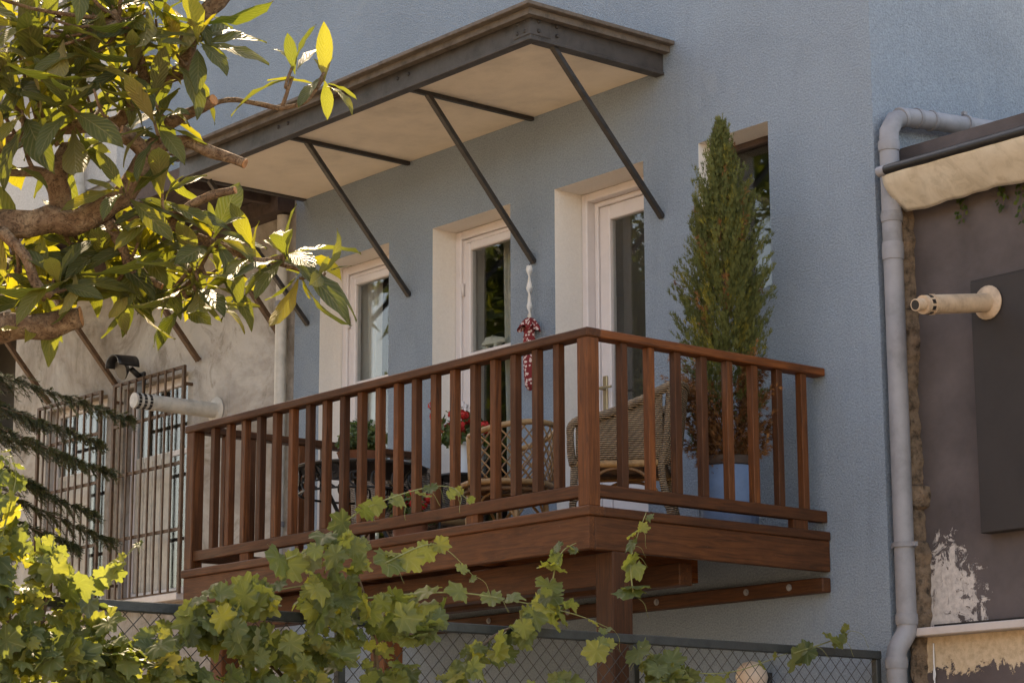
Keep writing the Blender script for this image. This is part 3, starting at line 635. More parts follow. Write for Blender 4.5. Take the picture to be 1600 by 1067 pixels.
# ------------------------------------------------------------------ balcony furniture and pots
def wicker_chair(loc, rz, label, mat, arm=True):
    """armchair facing local +x"""
    c = thing('wicker_armchair', label, 'armchair', loc, rz)
    Wd, DB, DF = .30, -.26, .30
    def shell(y0):  # side panel from front arm to back, y0 = +-1
        q = MB()
        def fn(a, b):
            x = DF-.02+(DB-DF+.02)*a; top = .60+.19*a**2.2; return (x, y0*(Wd-.0-.03*(1-a)*0+.02*math.sin(b*3.1)), .37+(top-.37)*b)
        q.grid(fn, 10, 8); o = q.build('side_panel', mat, c, True); o.modifiers.new('s', 'SOLIDIFY').thickness = .018
    shell(1); shell(-1)
    q = MB(); q.grid(lambda a, b: (DB-.06*b-.06*math.sin(math.pi*a)*1.0, -Wd+2*Wd*a, .36+(.44+.03*math.sin(math.pi*a))*b), 14, 8); o = q.build('backrest', mat, c, True); o.modifiers.new('s', 'SOLIDIFY').thickness = .02
    q = MB(); q.grid(lambda a, b: (DB+(DF-DB)*a, -Wd+.02+(2*Wd-.04)*b, .385+.015*math.sin(math.pi*a)*math.sin(math.pi*b)), 8, 8); o = q.build('seat', mat, c, True); o.modifiers.new('s', 'SOLIDIFY').thickness = .03
    for s in (1, -1):
        arm = smoothpts([(DF+.0, s*Wd, .36), (DF+.015, s*Wd, .50), (DF-.01, s*Wd, .60), (.12, s*Wd, .635), (-.08, s*Wd, .70), (DB-.06, s*Wd, .80)], 5); MB().tube(arm, .026, 9, rough=.25).build('arm_rail', mat, c, True)
        MB().tube([(DF-.01, s*(Wd-.01), .38), (DF+.0, s*(Wd-.01), .2), (DF+.015, s*(Wd-.0), .0)], [.026, .024, .021], 10, rough=.15).build('leg', mat, c, True)
        MB().tube(smoothpts([(DB-.05, s*Wd, .78), (DB-.02, s*Wd, .5), (DB+.01, s*Wd, .3), (DB-.07, s*(Wd+.01), .0)], 5), .025, 10, rough=.2).build('leg', mat, c, True)
        MB().tube(smoothpts([(DF-.01, s*(Wd-.015), .16), (.14, s*(Wd-.015), .31), (0, s*(Wd-.015), .34), (-.14, s*(Wd-.015), .3), (DB, s*(Wd-.015), .14)], 5), .010, 7).build('brace', RATTAND, c, True)
    MB().tube([(DB-.06+(-.06)*math.sin(math.pi*i/10), -Wd+2*Wd*i/10, .80+.03*math.sin(math.pi*i/10)) for i in range(11)], .028, 9, rough=.2).build('top_rail', mat, c, True)
    MB().tube([(DF+.005, -Wd+.02, .375), (DF+.005, Wd-.02, .375)], .024, 10, rough=.1).build('seat_rail', RATTAN, c, True)
    for s in (1, -1): MB().tube([(DB, s*(Wd-.01), .365), (DF, s*(Wd-.01), .365)], .022, 10, rough=.1).build('seat_rail', RATTAN, c, True)
    return c
wc = wicker_chair((-.64, -.98, -.03), math.radians(222), 'brown wicker armchair with wrapped legs behind the corner post', WICK); wc.scale = (.9, .95, 1.0)
wicker_chair((-3.38, -.42, -.03), math.radians(-8), 'grey brown wicker armchair at the far end by the blue wall', WICKG)
def lattice_chair(loc, rz):
    c = thing('rattan_chair', 'honey rattan chair with open diamond lattice back', 'chair', loc, rz)
    R0 = .27
    ang = lambda a: math.radians(70+220*a)
    top = lambda a: .70+.09*math.sin(math.pi*a)
    pos = lambda a, z: ((R0+.06*(z-.4))*math.cos(ang(a)), (R0+.06*(z-.4))*math.sin(ang(a))*1.08, z)
    MB().tube([pos(i/20, top(i/20)) for i in range(21)], .018, 9).build('back_rail', RATTAN, c, True)
    MB().tube([(.27*math.cos(6.283*i/24), .29*math.sin(6.283*i/24), .42) for i in range(25)], .02, 9).build('seat_rail', RATTAN, c, True)
    MB().tube([(.25*math.cos(6.283*i/24), .27*math.sin(6.283*i/24), .38) for i in range(25)], .014, 8).build('lower_seat_rail', RATTAND, c, True)
    q = MB(); q.lathe([(.25, 0), (.25, .012), (0, .016)], 24, (0, 0, .415)); q.build('seat', WICK, c)
    n = 16
    for s in (1, -1):
        for k in range(n+5):
            a0 = (k-2.5)/n if s > 0 else (k-2.0)/n; pts = []
            for j in range(7):
                a = a0+s*(j/6-.5)*.26
                if 0 <= a <= 1: pts.append(pos(a, .43+(top(a)-.43)*j/6))
            if len(pts) > 1: MB().tube(pts, .0055, 5).build('lattice_strip', RATTAND if s > 0 else RATTAN, c, True)
    for a in (0, 1): MB().tube(smoothpts([pos(a, .42), pos(a, .58), pos(a, top(a))], 3), .018, 8).build('arm_post', RATTAN, c, True)
    for k in range(4):
        t = math.radians(45+90*k); MB().tube([(.23*math.cos(t), .25*math.sin(t), .41), (.25*math.cos(t), .27*math.sin(t), 0)], .018, 8).build('leg', RATTAN, c, True)
        t2 = t+math.pi/2; mid = (t+t2)/2; MB().tube(smoothpts([(.24*math.cos(t), .26*math.sin(t), .2), (.19*math.cos(mid), .2*math.sin(mid), .36), (.24*math.cos(t2), .26*math.sin(t2), .2)], 4), .009, 6).build('brace', RATTAN, c, True)
lattice_chair((-1.86, -.85, -.03), math.radians(200))
# iron table
tb = thing('iron_table', 'round black wrought iron table with scrolled apron', 'table', (-2.98, -1.15, -.03))
MB().lathe([(.40, .0), (.425, .004), (.43, .016), (.42, .024), (0, .026)], 36, (0, 0, .62)).build('table_top', IRON, tb, 'angle')
MB().tube([(.39*math.cos(6.283*i/36), .39*math.sin(6.283*i/36), .47) for i in range(37)], .008, 6).build('apron_ring', IRON, tb, True)
scm = MB().tube(smoothpts([(.0, 0, .145), (.035, 0, .11), (.03, 0, .06), (-.01, 0, .05), (-.015, 0, .08), (.005, 0, .09)], 4), .007, 6).tube(smoothpts([(.0, 0, .0), (-.035, 0, .03), (-.03, 0, .085), (.01, 0, .09)], 4), .007, 6).mesh('scroll', IRON, True)
for k in range(18):
    t = 6.283*k/18; put('scroll', scm, tb, (.39*math.cos(t), .39*math.sin(t), .475), (0, 0, t+math.pi/2))
for k in range(3):
    t = 6.283*k/3+.5; MB().tube(smoothpts([(.36*math.cos(t), .36*math.sin(t), .62), (.2*math.cos(t), .2*math.sin(t), .4), (.16*math.cos(t), .16*math.sin(t), .25), (.34*math.cos(t), .34*math.sin(t), .0)], 5), .013, 8).build('leg', IRON, tb, True)
def leaf_cluster(name, mat, parent, center, rx, rz, n, size, seed, dome=True):
    rng = random.Random(seed); m = MB(); m.t = []
    for _ in range(n):
        d = Vector((rng.gauss(0, 1), rng.gauss(0, 1), rng.gauss(0, 1))).normalized()*rng.random()**.4
        p = Vector(center)+Vector((d.x*rx, d.y*rx, abs(d.z)*rz if dome else d.z*rz))
        nn = (d+Vector((rng.uniform(-.7, .7), rng.uniform(-.7, .7), rng.uniform(-.2, .9)))).normalized(); t = nn.orthogonal().normalized(); t.rotate(Quaternion(nn, rng.uniform(0, 6.28))); b = nn.cross(t); s = size*rng.uniform(.6, 1.3)
        m.add([p-t*s*.5, p-t*.1*s+b*s*.42+nn*s*.06, p+t*s*.5-nn*s*.1, p-t*.1*s-b*s*.42+nn*s*.06], [(0, 1, 2, 3)][::-1]); m.t += [rng.random()]*4
    o = m.build(name, mat, parent, False); o['kind'] = 'stuff'; return o
pp = thing('potted_plant', 'small round green shrub in a terracotta bowl on the iron table', 'plant', (-2.98, -1.15, .6165))
MB().lathe([(.09, 0), (.13, .03), (.15, .09), (.155, .095), (.135, .095), (.12, .08), (0, .08)], 22).build('pot', TERRA, pp, 'angle')
MB().tube([(0, 0, .08), (.01, 0, .2)], .012, 6).build('stem', STEMB, pp); leaf_cluster('foliage', SHRUB, pp, (0, 0, .12), .16, .2, 900, .035, 3)
st = thing('plant_stand', 'dark low plant stand in front of the middle french window', 'stand', (-2.99, -.32, -.03))
MB().lathe([(.17, 0), (.18, .01), (.17, .022), (0, .024)], 22, (0, 0, .65)).build('stand_top', IRON, st, 'angle')
for k in range(3):
    t = 6.283*k/3; MB().tube([(.13*math.cos(t), .13*math.sin(t), .65), (.16*math.cos(t), .16*math.sin(t), 0)], .012, 8).build('leg', IRON, st, True)
def geranium(loc, pr, ph, label, seed, potmat, fz, n=260, r=.17, heads=11):
    g = thing('geranium', label, 'plant', loc); rng = random.Random(seed)
    MB().lathe([(pr*.75, 0), (pr, ph), (pr*1.08, ph), (pr*1.08, ph+.015), (pr*.95, ph+.015), (pr*.9, ph-.01), (0, ph-.01)], 20).build('pot', potmat, g, 'angle')
    leaf_cluster('foliage', SHRUB, g, (0, 0, ph), r, fz, n, .055, seed)
    for k in range(heads):
        a = rng.uniform(0, 6.28); rr = r*rng.uniform(.35, 1.15); z = ph+fz*rng.uniform(.35, 1.05); p = Vector((rr*math.cos(a), rr*math.sin(a), z))
        m = MB()
        for _ in range(30):
            dd = Vector((rng.gauss(0, 1), rng.gauss(0, 1), rng.gauss(0, 1))).normalized(); c = p+dd*.032*rng.uniform(.6, 1); t = dd.orthogonal().normalized()*.013; b = dd.cross(t)
            m.add([c-t, c-b, c+t+dd*.005, c+b], [(0, 1, 2, 3)])
        m.tube([p, (p.x*.3, p.y*.3, ph)], .003, 4); m.build('flower_head', PETAL, g)
geranium((-2.99, -.32, .6445), .085, .2, 'red geranium in a white pot on the dark plant stand', 4, POTW, .26, 300, .2, 20)
geranium((-2.25, -1.3, -.03), .11, .2, 'red flowering plant in a clay pot on the deck by the railing', 9, TERRA, .2, 140, .15, 8)
# blue planter with conical cypress
PC = Vector((-.36, -.45, -.03))
pl = thing('blue_planter', 'tall blue planter with brown rim holding the cypress', 'planter', PC)
MB().lathe([(.145, 0), (.168, .05), (.172, .2), (.155, .40), (.15, .41), (.13, .41), (.125, .39), (0, .385)], 26).build('body', POTB, pl, 'angle')
MB().lathe([(.157, .40), (.166, .405), (.17, .43), (.168, .452), (.15, .456), (.14, .44)], 26).build('rim', POTRIM, pl, 'angle'); MB().lathe([(.138, 0), (.138, .008), (0, .012)], 20, (0, 0, .43)).build('soil', SOIL, pl)
cy = thing('cypress', 'narrow conical cypress with dead brown lower foliage in a blue planter', 'cypress tree', PC+Vector((0, 0, .438)))
MB().tube([(0, 0, 0), (.012, .005, .6), (.0, 0, 1.3), (.02, .0, 1.93)], [.026, .02, .012, .004], 8).build('trunk', STEMB, cy, True)
def cypress():
    rng = random.Random(5); A, Bd = MB(), MB(); A.t, Bd.t = [], []
    prof = [(0, .2), (.1, .235), (.25, .25), (.45, .258), (.65, .262), (.85, .26), (1.07, .245), (1.35, .195), (1.6, .14), (1.75, .085), (1.87, .045), (1.98, .012)]
    def R(z):
        for (a, ra), (b, rb) in zip(prof, prof[1:]):
            if a <= z <= b: return ra+(rb-ra)*(z-a)/(b-a)
        return .01
    nb = 760
    for i in range(nb):
        z = 1.96*(i+rng.random())/nb; z = z if rng.random() < .9 else rng.uniform(.1, 1.6); a = i*2.39996+rng.uniform(-.4, .4); lobes = 1+.16*math.sin(a*3+z*4)+.12*noise.noise(Vector((math.cos(a)*2, math.sin(a)*2, z*5)))
        r = R(z)*1.1*lobes*rng.uniform(.55, 1.06); out = Vector((math.cos(a), math.sin(a), 0)); tip = out*r+Vector((0, 0, z+rng.uniform(.02, .09)+.02)); base = out*r*.25+Vector((0, 0, z-.12-.10*rng.random()))
        dead = z < .52+.12*noise.noise(Vector((math.cos(a)*2.5, math.sin(a)*2.5, 3)))*2 and rng.random() < .93 or rng.random() < .02
        if z < .6 and rng.random() < .4: tip.z -= .1
        M = Bd if dead else A; nsp = 46
        br = (tip-base).normalized(); bt = rng.random()*.55
        for k in range(nsp):
            t = .2+.85*(k/nsp); c = base.lerp(tip, t)+Vector((rng.gauss(0, .016), rng.gauss(0, .016), rng.gauss(0, .016)))*(1.2-t*.75)
            d = (br*.8+Vector((rng.uniform(-.28, .28), rng.uniform(-.28, .28), rng.uniform(.35, .95) if not dead else rng.uniform(-1.0, .1)))).normalized()
            s = rng.uniform(.03, .058)*(1.0 if z < 1.5 else .85); q = d.orthogonal().normalized(); q.rotate(Quaternion(d, rng.uniform(0, 6.28)))
            wd = s*.05; tt = bt+.22*t
            M.add([c, c+d*s*.4+q*wd, c+d*s, c+d*s*.4-q*wd], [(0, 1, 2, 3)]); M.t += [tt]*4
            for sg in (-1, 1):
                d2 = (d*.9+q*sg*.4).normalized(); c2 = c+d*s*.25; q2 = d2.cross(d.cross(q)).normalized(); s2 = s*.6
                M.add([c2, c2+d2*s2*.4+q2*wd*.8, c2+d2*s2, c2+d2*s2*.4-q2*wd*.8], [(0, 1, 2, 3)]); M.t += [tt]*4
    o = A.build('crown', CYP, cy); o['kind'] = 'stuff'; o = Bd.build('dead_foliage', DEAD, cy); o['kind'] = 'stuff'; o['label'] = 'dead brown lower foliage'
cypress()
# ------------------------------------------------------------------ chain link fence (runs out from the house corner)
FX = .384; FZ = -.70
fe = thing('chain_link_fence', 'dark framed chain link fence overgrown by the grapevine', 'fence', (FX, -3, GZ))
def Fp(mb, name, mat, **k): return P(mb, name, mat, fe, **k)
Fp(MB().box(FX-.025, FX+.025, -6.6, -.06, FZ-.045, FZ), 'top_rail', FENCE, bevel=.004)
for y in (-.10, -1.9, -3.7, -5.5): Fp(MB().box(FX-.02, FX+.02, y, y+.04, GZ, FZ-.0455), 'post', FENCE, bevel=.004)
def chain():
    m = MB(); s = .082; z0, z1 = FZ-1.3, FZ-.04; y0, y1 = -6.5, -.1; H = z1-z0; r = .0022
    k = int((y0-H-y1)/s)
    y = y0-H
    while y < y1:
        for sg in (1, -1):
            a0, a1 = (y, y+H) if sg > 0 else (y+H, y); za, zb = z0, z1
            # clip to the y range
            def cl(yy): return (yy-a0)/(a1-a0)
            t0, t1 = 0, 1
            lo, hi = sorted((cl(y0), cl(y1))); t0, t1 = max(0, lo), min(1, hi)
            if t1-t0 > .02: m.tube([(FX+.002*sg, a0+(a1-a0)*t0, za+(zb-za)*t0), (FX+.002*sg, a0+(a1-a0)*t1, za+(zb-za)*t1)], r, 4)
        y += s
    o = Fp(m, 'wire_mesh', WIRE); o['kind'] = 'stuff'
chain()
# ------------------------------------------------------------------ leaves
def loquat_leaf_mesh(i):
    rng = random.Random(i); m = MB(); m.uv = []; nl, nw = 7, 4; bend = rng.uniform(.25, .9); cup = rng.uniform(.1, .35)
    prof = [.05, .3, .62, .88, 1.0, .9, .58, .03]
    x = 0; z = 0; pts = []
    for j in range(nl+1):
        pts.append((x, z)); ang = -bend*(j/nl)*1.1; x += math.cos(ang)/nl; z += math.sin(ang)/nl
    for j in range(nl+1):
        for k in range(nw+1):
            s = (k/nw-.5)*2; wv = .018*math.sin(j*2.4+k)*abs(s)
            m.v.append((pts[j][0], s*prof[j]*.142*(1+rng.uniform(-.05, .05)), pts[j][1]+cup*abs(s)*prof[j]*.13+wv)); m.uv.append((k/nw, j/nl))
    m.f = [(j*(nw+1)+k, (j+1)*(nw+1)+k, (j+1)*(nw+1)+k+1, j*(nw+1)+k+1) for j in range(nl) for k in range(nw)]; m.mi = [0]*len(m.f)
    return m
def vine_leaf_mesh(i):
    rng = random.Random(100+i); m = MB(); m.uv = []
    lob = [(0, 1.0), (27, .72), (54, .93), (86, .66), (116, .78), (146, .6), (170, .6), (180, .12)]
    out = []
    for sg in (1, -1):
        L2 = lob if sg > 0 else lob[::-1]; seg = []
        for (a, r), (b, q) in zip(L2, L2[1:]):
            for t in (0, .33, .66):
                rr = r+(q-r)*t; rr *= (1.09 if t == .33 else .93 if t == .66 else 1)*rng.uniform(.95, 1.05); seg.append((sg*(a+(b-a)*t), rr))
        out += seg
    cup = rng.uniform(-.3, .45); fold = rng.uniform(-.1, .35)
    m.v = [(0, 0, 0)]; m.uv = [(.5, .5)]
    ring1 = []
    for k, (a, r) in enumerate(out):
        t = math.radians(a); x, y = r*math.cos(t)*.62, r*math.sin(t)*.62
        m.v.append((x*.5, y*.5, .03+fold*abs(y)*.5)); m.uv.append((.5+y*.5, .5+x*.5))
    for k, (a, r) in enumerate(out):
        t = math.radians(a); x, y = r*math.cos(t)*.62, r*math.sin(t)*.62
        m.v.append((x, y, cup*r*r*-.5+fold*abs(y)+.05*math.sin(a*.13+i))); m.uv.append((.5+y, .5+x))
    n = len(out)
    m.f = [(0, 1+k, 1+(k+1) % n) for k in range(n)]+[(1+k, 1+n+k, 1+n+(k+1) % n, 1+(k+1) % n) for k in range(n)]; m.mi = [0]*len(m.f)
    return m
def orient(dirv, nrm):
    x = Vector(dirv).normalized(); z = Vector(nrm); z = (z-x*z.dot(x)); z = z.normalized() if z.length > 1e-4 else x.orthogonal().normalized(); y = z.cross(x)
    return Matrix((x, y, z)).transposed().to_4x4()
def place_leaves(thing_o, leaves, meshes_mb, mat, name='leaf', limit=300):
    """leaves: (pos, dir, normal, size). The largest become objects, the rest one stuff mesh"""
    ms = [mb.mesh(name, mat, True) for mb in meshes_mb]
    inv = Matrix.Translation(-Vector(thing_o.location))
    def key(l):
        d = l[0]-CAM; dep = d.dot(FW); u = 800+FPX*d.dot(RT)/dep; v = 533.5-FPX*d.dot(UP)/dep; vis = -30 < u < 1630 and -30 < v < 1097
        return -(l[3]/dep)*(1 if vis else .05)
    leaves.sort(key=key); rest = MB(); rest.uv = []; rest.t = []
    for i, (p, dv, nv, s) in enumerate(leaves):
        M = Matrix.Translation(p) @ orient(dv, nv) @ Matrix.Scale(s, 4)
        k = random.randrange(len(ms))
        if i < limit:
            o = link(name, ms[k], thing_o); o.matrix_local = inv @ M
        else:
            mb = meshes_mb[k]; rest.add([inv @ M @ Vector(v) for v in mb.v], mb.f); rest.uv += mb.uv; rest.t += [random.random()]*len(mb.v)
    if rest.v:
        o = rest.build('foliage', mat, thing_o, True); o['kind'] = 'stuff'
# ------------------------------------------------------------------ loquat tree
DL = 10.2
root = px(-330, 700, DL); lt = thing('loquat_tree', 'sunlit loquat tree with long glossy leaves and sawn branches', 'tree', (root.x, root.y, GZ))
BP = []
def limb(pts, name='branch', cut=False):
    """pts: (u, v, radius_px, depth offset)"""
    P3 = [px(u, v, DL+dz) for u, v, r, dz in pts]; n = 5; sp = smoothpts(P3, n); rr = lerpl([r/FPX*DL for u, v, r, dz in pts], len(sp))
    sp = [p+Vector((noise.noise(p*6), noise.noise(p*6+Vector((9, 0, 0))), noise.noise(p*6+Vector((0, 9, 0)))))*min(.03, rr[i]*.5) for i, p in enumerate(sp)]
    BP.extend(sp[:-2])
    o = MB().tube(sp, rr, 10, rough=.35).build(name, BARK.m, lt, True); o.matrix_parent_inverse = Matrix.Translation(-Vector(lt.location))
    if cut:
        d = (sp[-1]-sp[-2]).normalized(); c = MB().tube([sp[-1]-d*.002, sp[-1]+d*.004], rr[-1]*.97, 10).build('cut_end', CUT, o); c.matrix_parent_inverse = Matrix.Identity(4)
    return o
tk = MB().tube(smoothpts([(root.x, root.y, GZ), (root.x+.05, root.y, GZ+1.2), px(-330, 700, DL), px(-300, 500, DL)], 5), lerpl([.17, .15, .13, .10], 16), 14, rough=.25).build('trunk', BARK.m, lt, True); tk.matrix_parent_inverse = Matrix.Translation(-Vector(lt.location))
limb([(-300, 500, 36, 0), (-160, 400, 28, 0), (-40, 360, 24, 0), (60, 348, 22, 0), (120, 340, 21, 0), (175, 318, 19, 0), (212, 282, 17, 0), (228, 245, 16, 0), (250, 224, 14, 0)])
limb([(230, 245, 14, 0), (212, 222, 14, -.03), (186, 205, 13, -.06)], cut=True); limb([(240, 232, 12, 0), (285, 222, 11, 0), (330, 238, 10, -.05), (382, 256, 8, -.1)], cut=True)
limb([(95, 352, 17, .1), (92, 310, 19, .1), (86, 285, 18, .1), (100, 250, 15, .15), (110, 232, 13, .2)], cut=True); limb([(88, 290, 12, .1), (60, 272, 9, .1), (20, 270, 7, .1), (-30, 262, 6, .1)])
limb([(-200, 430, 26, .2), (-80, 300, 20, .3), (0, 232, 15, .3), (60, 205, 13, .3), (130, 198, 12, .3), (185, 190, 11, .25), (215, 150, 11, .2), (262, 122, 11, .2), (288, 105, 12, .2), (300, 50, 14, .2), (345, -10, 16, .2), (380, -60, 17, .2)])
limb([(225, 145, 9, .2), (222, 105, 8, .1), (205, 60, 7, .05), (175, 18, 6, .0)]); limb([(230, 140, 7, .2), (212, 60, 6, .25), (215, 10, 6, .25)])
limb([(262, 196, 9, .1), (290, 178, 10, .05), (335, 156, 9, -.05)], cut=True); limb([(285, 185, 6, .1), (345, 158, 4, .1), (400, 162, 4, .1), (440, 169, 4, .1), (478, 158, 4, .1), (505, 122, 3, .1)]); limb([(440, 169, 3, .1), (458, 120, 3, .1)])
limb([(-220, 560, 30, -.1), (-100, 520, 26, -.1), (0, 520, 22, -.1), (60, 508, 20, -.1), (126, 497, 16, -.1)], cut=True)
limb([(5, 362, 10, -.1), (40, 400, 9, -.15), (55, 440, 8, -.15), (80, 462, 6, -.15)]); limb([(168, 345, 9, 0), (190, 385, 8, 0), (205, 425, 7, 0), (252, 447, 5, 0)], cut=True)
limb([(190, 335, 8, 0), (262, 346, 7, 0), (300, 318, 7, -.05), (366, 297, 6, -.1)], cut=True); limb([(255, 348, 7, 0), (330, 378, 6, 0), (400, 406, 5, 0), (447, 400, 5, 0)]); limb([(330, 378, 5, 0), (300, 440, 4, .05), (270, 455, 4, .05), (300, 420, 3, .0)]); limb([(420, 408, 4, 0), (480, 425, 3, 0), (505, 440, 3, 0)])
LV = []; rng = random.Random(21)
def rosette(u, v, n, size, up=.6, dz=0, spread=1.0, hang=0):
    c = px(u, v, DL+dz); axis = (UP*up + RT*rng.uniform(-.4, .4) - FW*rng.uniform(-.3, .6)).normalized() if not hang else (-UP+RT*rng.uniform(-.3, .3)-FW*.3).normalized()
    q = axis.orthogonal().normalized()
    nb = min(BP, key=lambda p: (p-c).length)
    if (nb-c).length < .9:
        md = nb.lerp(c, .55)+Vector((rng.uniform(-.04, .04), rng.uniform(-.04, .04), -.03)); sp = smoothpts([nb, md, c+axis*.03], 4)
        o = MB().tube(sp, lerpl([.011, .008, .006], len(sp)), 7, rough=.3).build('twig', BARK.m, lt, True); o.matrix_parent_inverse = Matrix.Translation(-Vector(lt.location))
    for k in range(n):
        a = k*2.4+rng.uniform(-.3, .3); el = rng.uniform(-.35, .75) if k > 2 else rng.uniform(.8, 1.4)
        side = Quaternion(axis, a) @ q; dv = (side*math.cos(el)*spread+axis*math.sin(el)+Vector((0, 0, -.38 if k > 3 else .1))).normalized(); nv = (axis*math.cos(el)-side*math.sin(el))
        sz = size*1.35*rng.uniform(.65, 1.15)*(.6 if k < 2 else 1)
        LV.append((c+dv*.02+axis*rng.uniform(-.05, .02), dv, nv, sz))
for a in [(446, 398, 13, .27, 1, 0), (305, 432, 11, .25, .8, 0), (460, 112, 5, .22, 1, .1), (507, 122, 8, .18, .6, .1), (310, 62, 11, .24, .9, 0), (245, 200, 11, .24, .9, -.1), (238, 165, 8, .24, .8, 0), (255, 312, 10, .22, .9, -.05), (332, 372, 9, .24, .5, 0), (272, 92, 10, .27, .6, .1), (180, 18, 9, .26, .7, .1), (80, 40, 10, .27, .8, .0), (210, 105, 8, .25, .4, 0), (90, 440, 10, .26, .6, -.15), (195, 300, 7, .2, .6, -.1), (60, 110, 10, .27, .7, .1), (140, 90, 10, .27, .6, -.05), (20, 60, 9, .27, .7, 0), (40, 180, 9, .27, .6, 0), (110, 170, 8, .26, .5, -.1), (10, 250, 8, .25, .6, 0), (150, 30, 8, .26, .7, .15), (240, 40, 8, .25, .6, .2), (10, 130, 9, .27, .7, .2), (160, 400, 9, .26, .6, .1), (230, 400, 9, .25, .6, .15), (30, 400, 9, .26, .6, .1), (120, 390, 8, .25, .6, .2), (60, 20, 9, .27, .6, .3), (300, 10, 7, .24, .4, .1), (190, 440, 8, .25, .5, .25), (270, 380, 8, .24, .6, .2), (500, 432, 5, .2, .2, .0), (10, 440, 9, .26, .5, 0), (100, 230, 7, .24, .4, .3), (340, 430, 7, .23, .4, .1), (400, 400, 6, .22, .5, .1), (70, 465, 8, .25, .4, 0)]: rosette(*a)
for a in [(150, 130, 6, .3, 1, -.15), (100, 60, 5, .3, 1, -.1), (300, 30, 6, .3, 1, .1), (230, 10, 6, .32, 1, 0), (310, 450, 6, .26, 1, 0), (200, 455, 6, .26, 1, 0), (120, 430, 6, .28, 1, -.1), (470, 425, 5, .22, 1, 0), (115, 205, 4, .3, 1, .1), (255, 250, 3, .28, 1, .1), (30, 470, 5, .26, 1, 0)]: rosette(*a, hang=1)
for _ in range(13): rosette(rng.uniform(-10, 225), rng.uniform(-20, 230), 7, .25, .7, rng.uniform(.15, .7))
for _ in range(9): rosette(rng.uniform(-10, 330), rng.uniform(380, 480), 7, .23, .5, rng.uniform(.0, .5))
for _ in range(5): rosette(rng.uniform(-190, -10), rng.uniform(-60, 480), 8, .26, .6, rng.uniform(-.3, .4))
for _ in range(3): rosette(rng.uniform(0, 240), rng.uniform(-150, -20), 8, .26, .6, rng.uniform(-.3, .4))
place_leaves(lt, LV, [loquat_leaf_mesh(i) for i in range(8)], LOQ)
# ------------------------------------------------------------------ grapevines
def vine(name, label, contour, n, lo, szr, seed, shoots, rootuv, front=(.02, .34), gaps=0):
    r0 = pxp(*rootuv, 0, FX+.1); vt = thing(name, label, 'vine', (r0.x, r0.y, GZ)); inv = Matrix.Translation(-Vector(vt.location)); rg = random.Random(seed); lv = []
    top = lambda u: next((a[1]+(b[1]-a[1])*(u-a[0])/(b[0]-a[0]) for a, b in zip(contour, contour[1:]) if a[0] <= u <= b[0]), 1080)
    u0, u1 = contour[0][0], contour[-1][0]
    def leaf(u, v, s, off=None, yel=0):
        p = pxp(u, v, 0, FX+(rg.uniform(*front) if off is None else off))
        nv = (-FW*.55+Vector((0, 0, .55))+Vector((rg.uniform(-.7, .7), rg.uniform(-.7, .7), rg.uniform(-.4, .6)))).normalized()
        dv = Vector((rg.uniform(-.8, .8), rg.uniform(-.8, .8), rg.uniform(-1, .1)))
        lv.append((p, dv, nv, s))
    for _ in range(n):
        u = rg.uniform(u0, u1); t = top(u); v = t+(lo-t)*rg.random()**.85+8
        if gaps and noise.noise(Vector((u*.012, v*.016, seed))) < gaps*(min(1, max(0, (u-520)/300))*.35-.12) - (.12 if u < 620 else 0): continue
        leaf(u, v, rg.uniform(*szr))
    st = MB()
    for sh in shoots:
        pts = [pxp(u, v, 0, FX+.12+.05*k*0) for k, (u, v) in enumerate(sh)]; sp = smoothpts(pts, 5); st.tube(sp, lerpl([.0045, .0018], len(sp)), 5)
        L = len(sp)
        for k in range(0, L, 2):
            p = sp[k]; d = p-CAM; dep = d.dot(FW); u = 800+FPX*d.dot(RT)/dep; v = 533.5-FPX*d.dot(UP)/dep; f = k/L
            leaf(u+rg.uniform(-10, 10), v+rg.uniform(-8, 10), szr[1]*(.85*(1-f)+.22), .12+rg.uniform(-.03, .05))
            if rg.random() < .35:
                q = [p]; dd = Vector((rg.uniform(-1, 1), rg.uniform(-1, 1), rg.uniform(-.4, .8))).normalized()
                for j in range(8): dd = (dd+Vector((.25*math.sin(j), .25*math.cos(j), -.22))).normalized(); q.append(q[-1]+dd*.018)
                st.tube(q, .0012, 4)
    o = st.build('shoot', STEMG, vt, True); o.matrix_parent_inverse = inv
    mb = MB()
    for k in range(4):
        u = u0+(u1-u0)*(k+.5)/4; a = pxp(rootuv[0], rootuv[1], 0, FX+.08); b = pxp(u, top(u)+60, 0, FX+.06)
        mb.tube(smoothpts([(a.x, a.y, GZ), (a.x, a.y+.05, GZ+1.0), a.lerp(b, .5)+Vector((0, 0, -.15)), b], 6), lerpl([.02, .014, .01, .005], 19), 7, rough=.2)
    o = mb.build('stem', STEMB, vt, True); o.matrix_parent_inverse = inv
    place_leaves(vt, lv, [vine_leaf_mesh(i+seed) for i in range(6)], VINE)
    return vt
vine('grapevine', 'grapevine with yellow green leaves climbing the fence below the balcony', [(170, 1000), (230, 985), (300, 930), (360, 905), (420, 885), (470, 855), (520, 822), (590, 835), (640, 868), (690, 925), (760, 930), (830, 905), (880, 925), (930, 950), (985, 935), (1010, 985), (1040, 1040), (1110, 1030), (1200, 1050)], 1250, 1095, (.05, .155), 3,
     [[(430, 880), (500, 850), (560, 800), (640, 768), (700, 760), (735, 785)], [(300, 1000), (370, 945), (440, 920), (530, 910)], [(560, 935), (700, 925), (800, 938), (900, 960), (960, 985)], [(990, 930), (985, 880), (995, 840), (1010, 800)], [(860, 930), (868, 885), (880, 860), (900, 848)], [(600, 880), (680, 850), (740, 900)], [(1000, 1010), (1060, 1045), (1140, 1050), (1230, 1020)], [(1240, 1020), (1300, 1000), (1330, 985)]], (620, 1067), gaps=1)
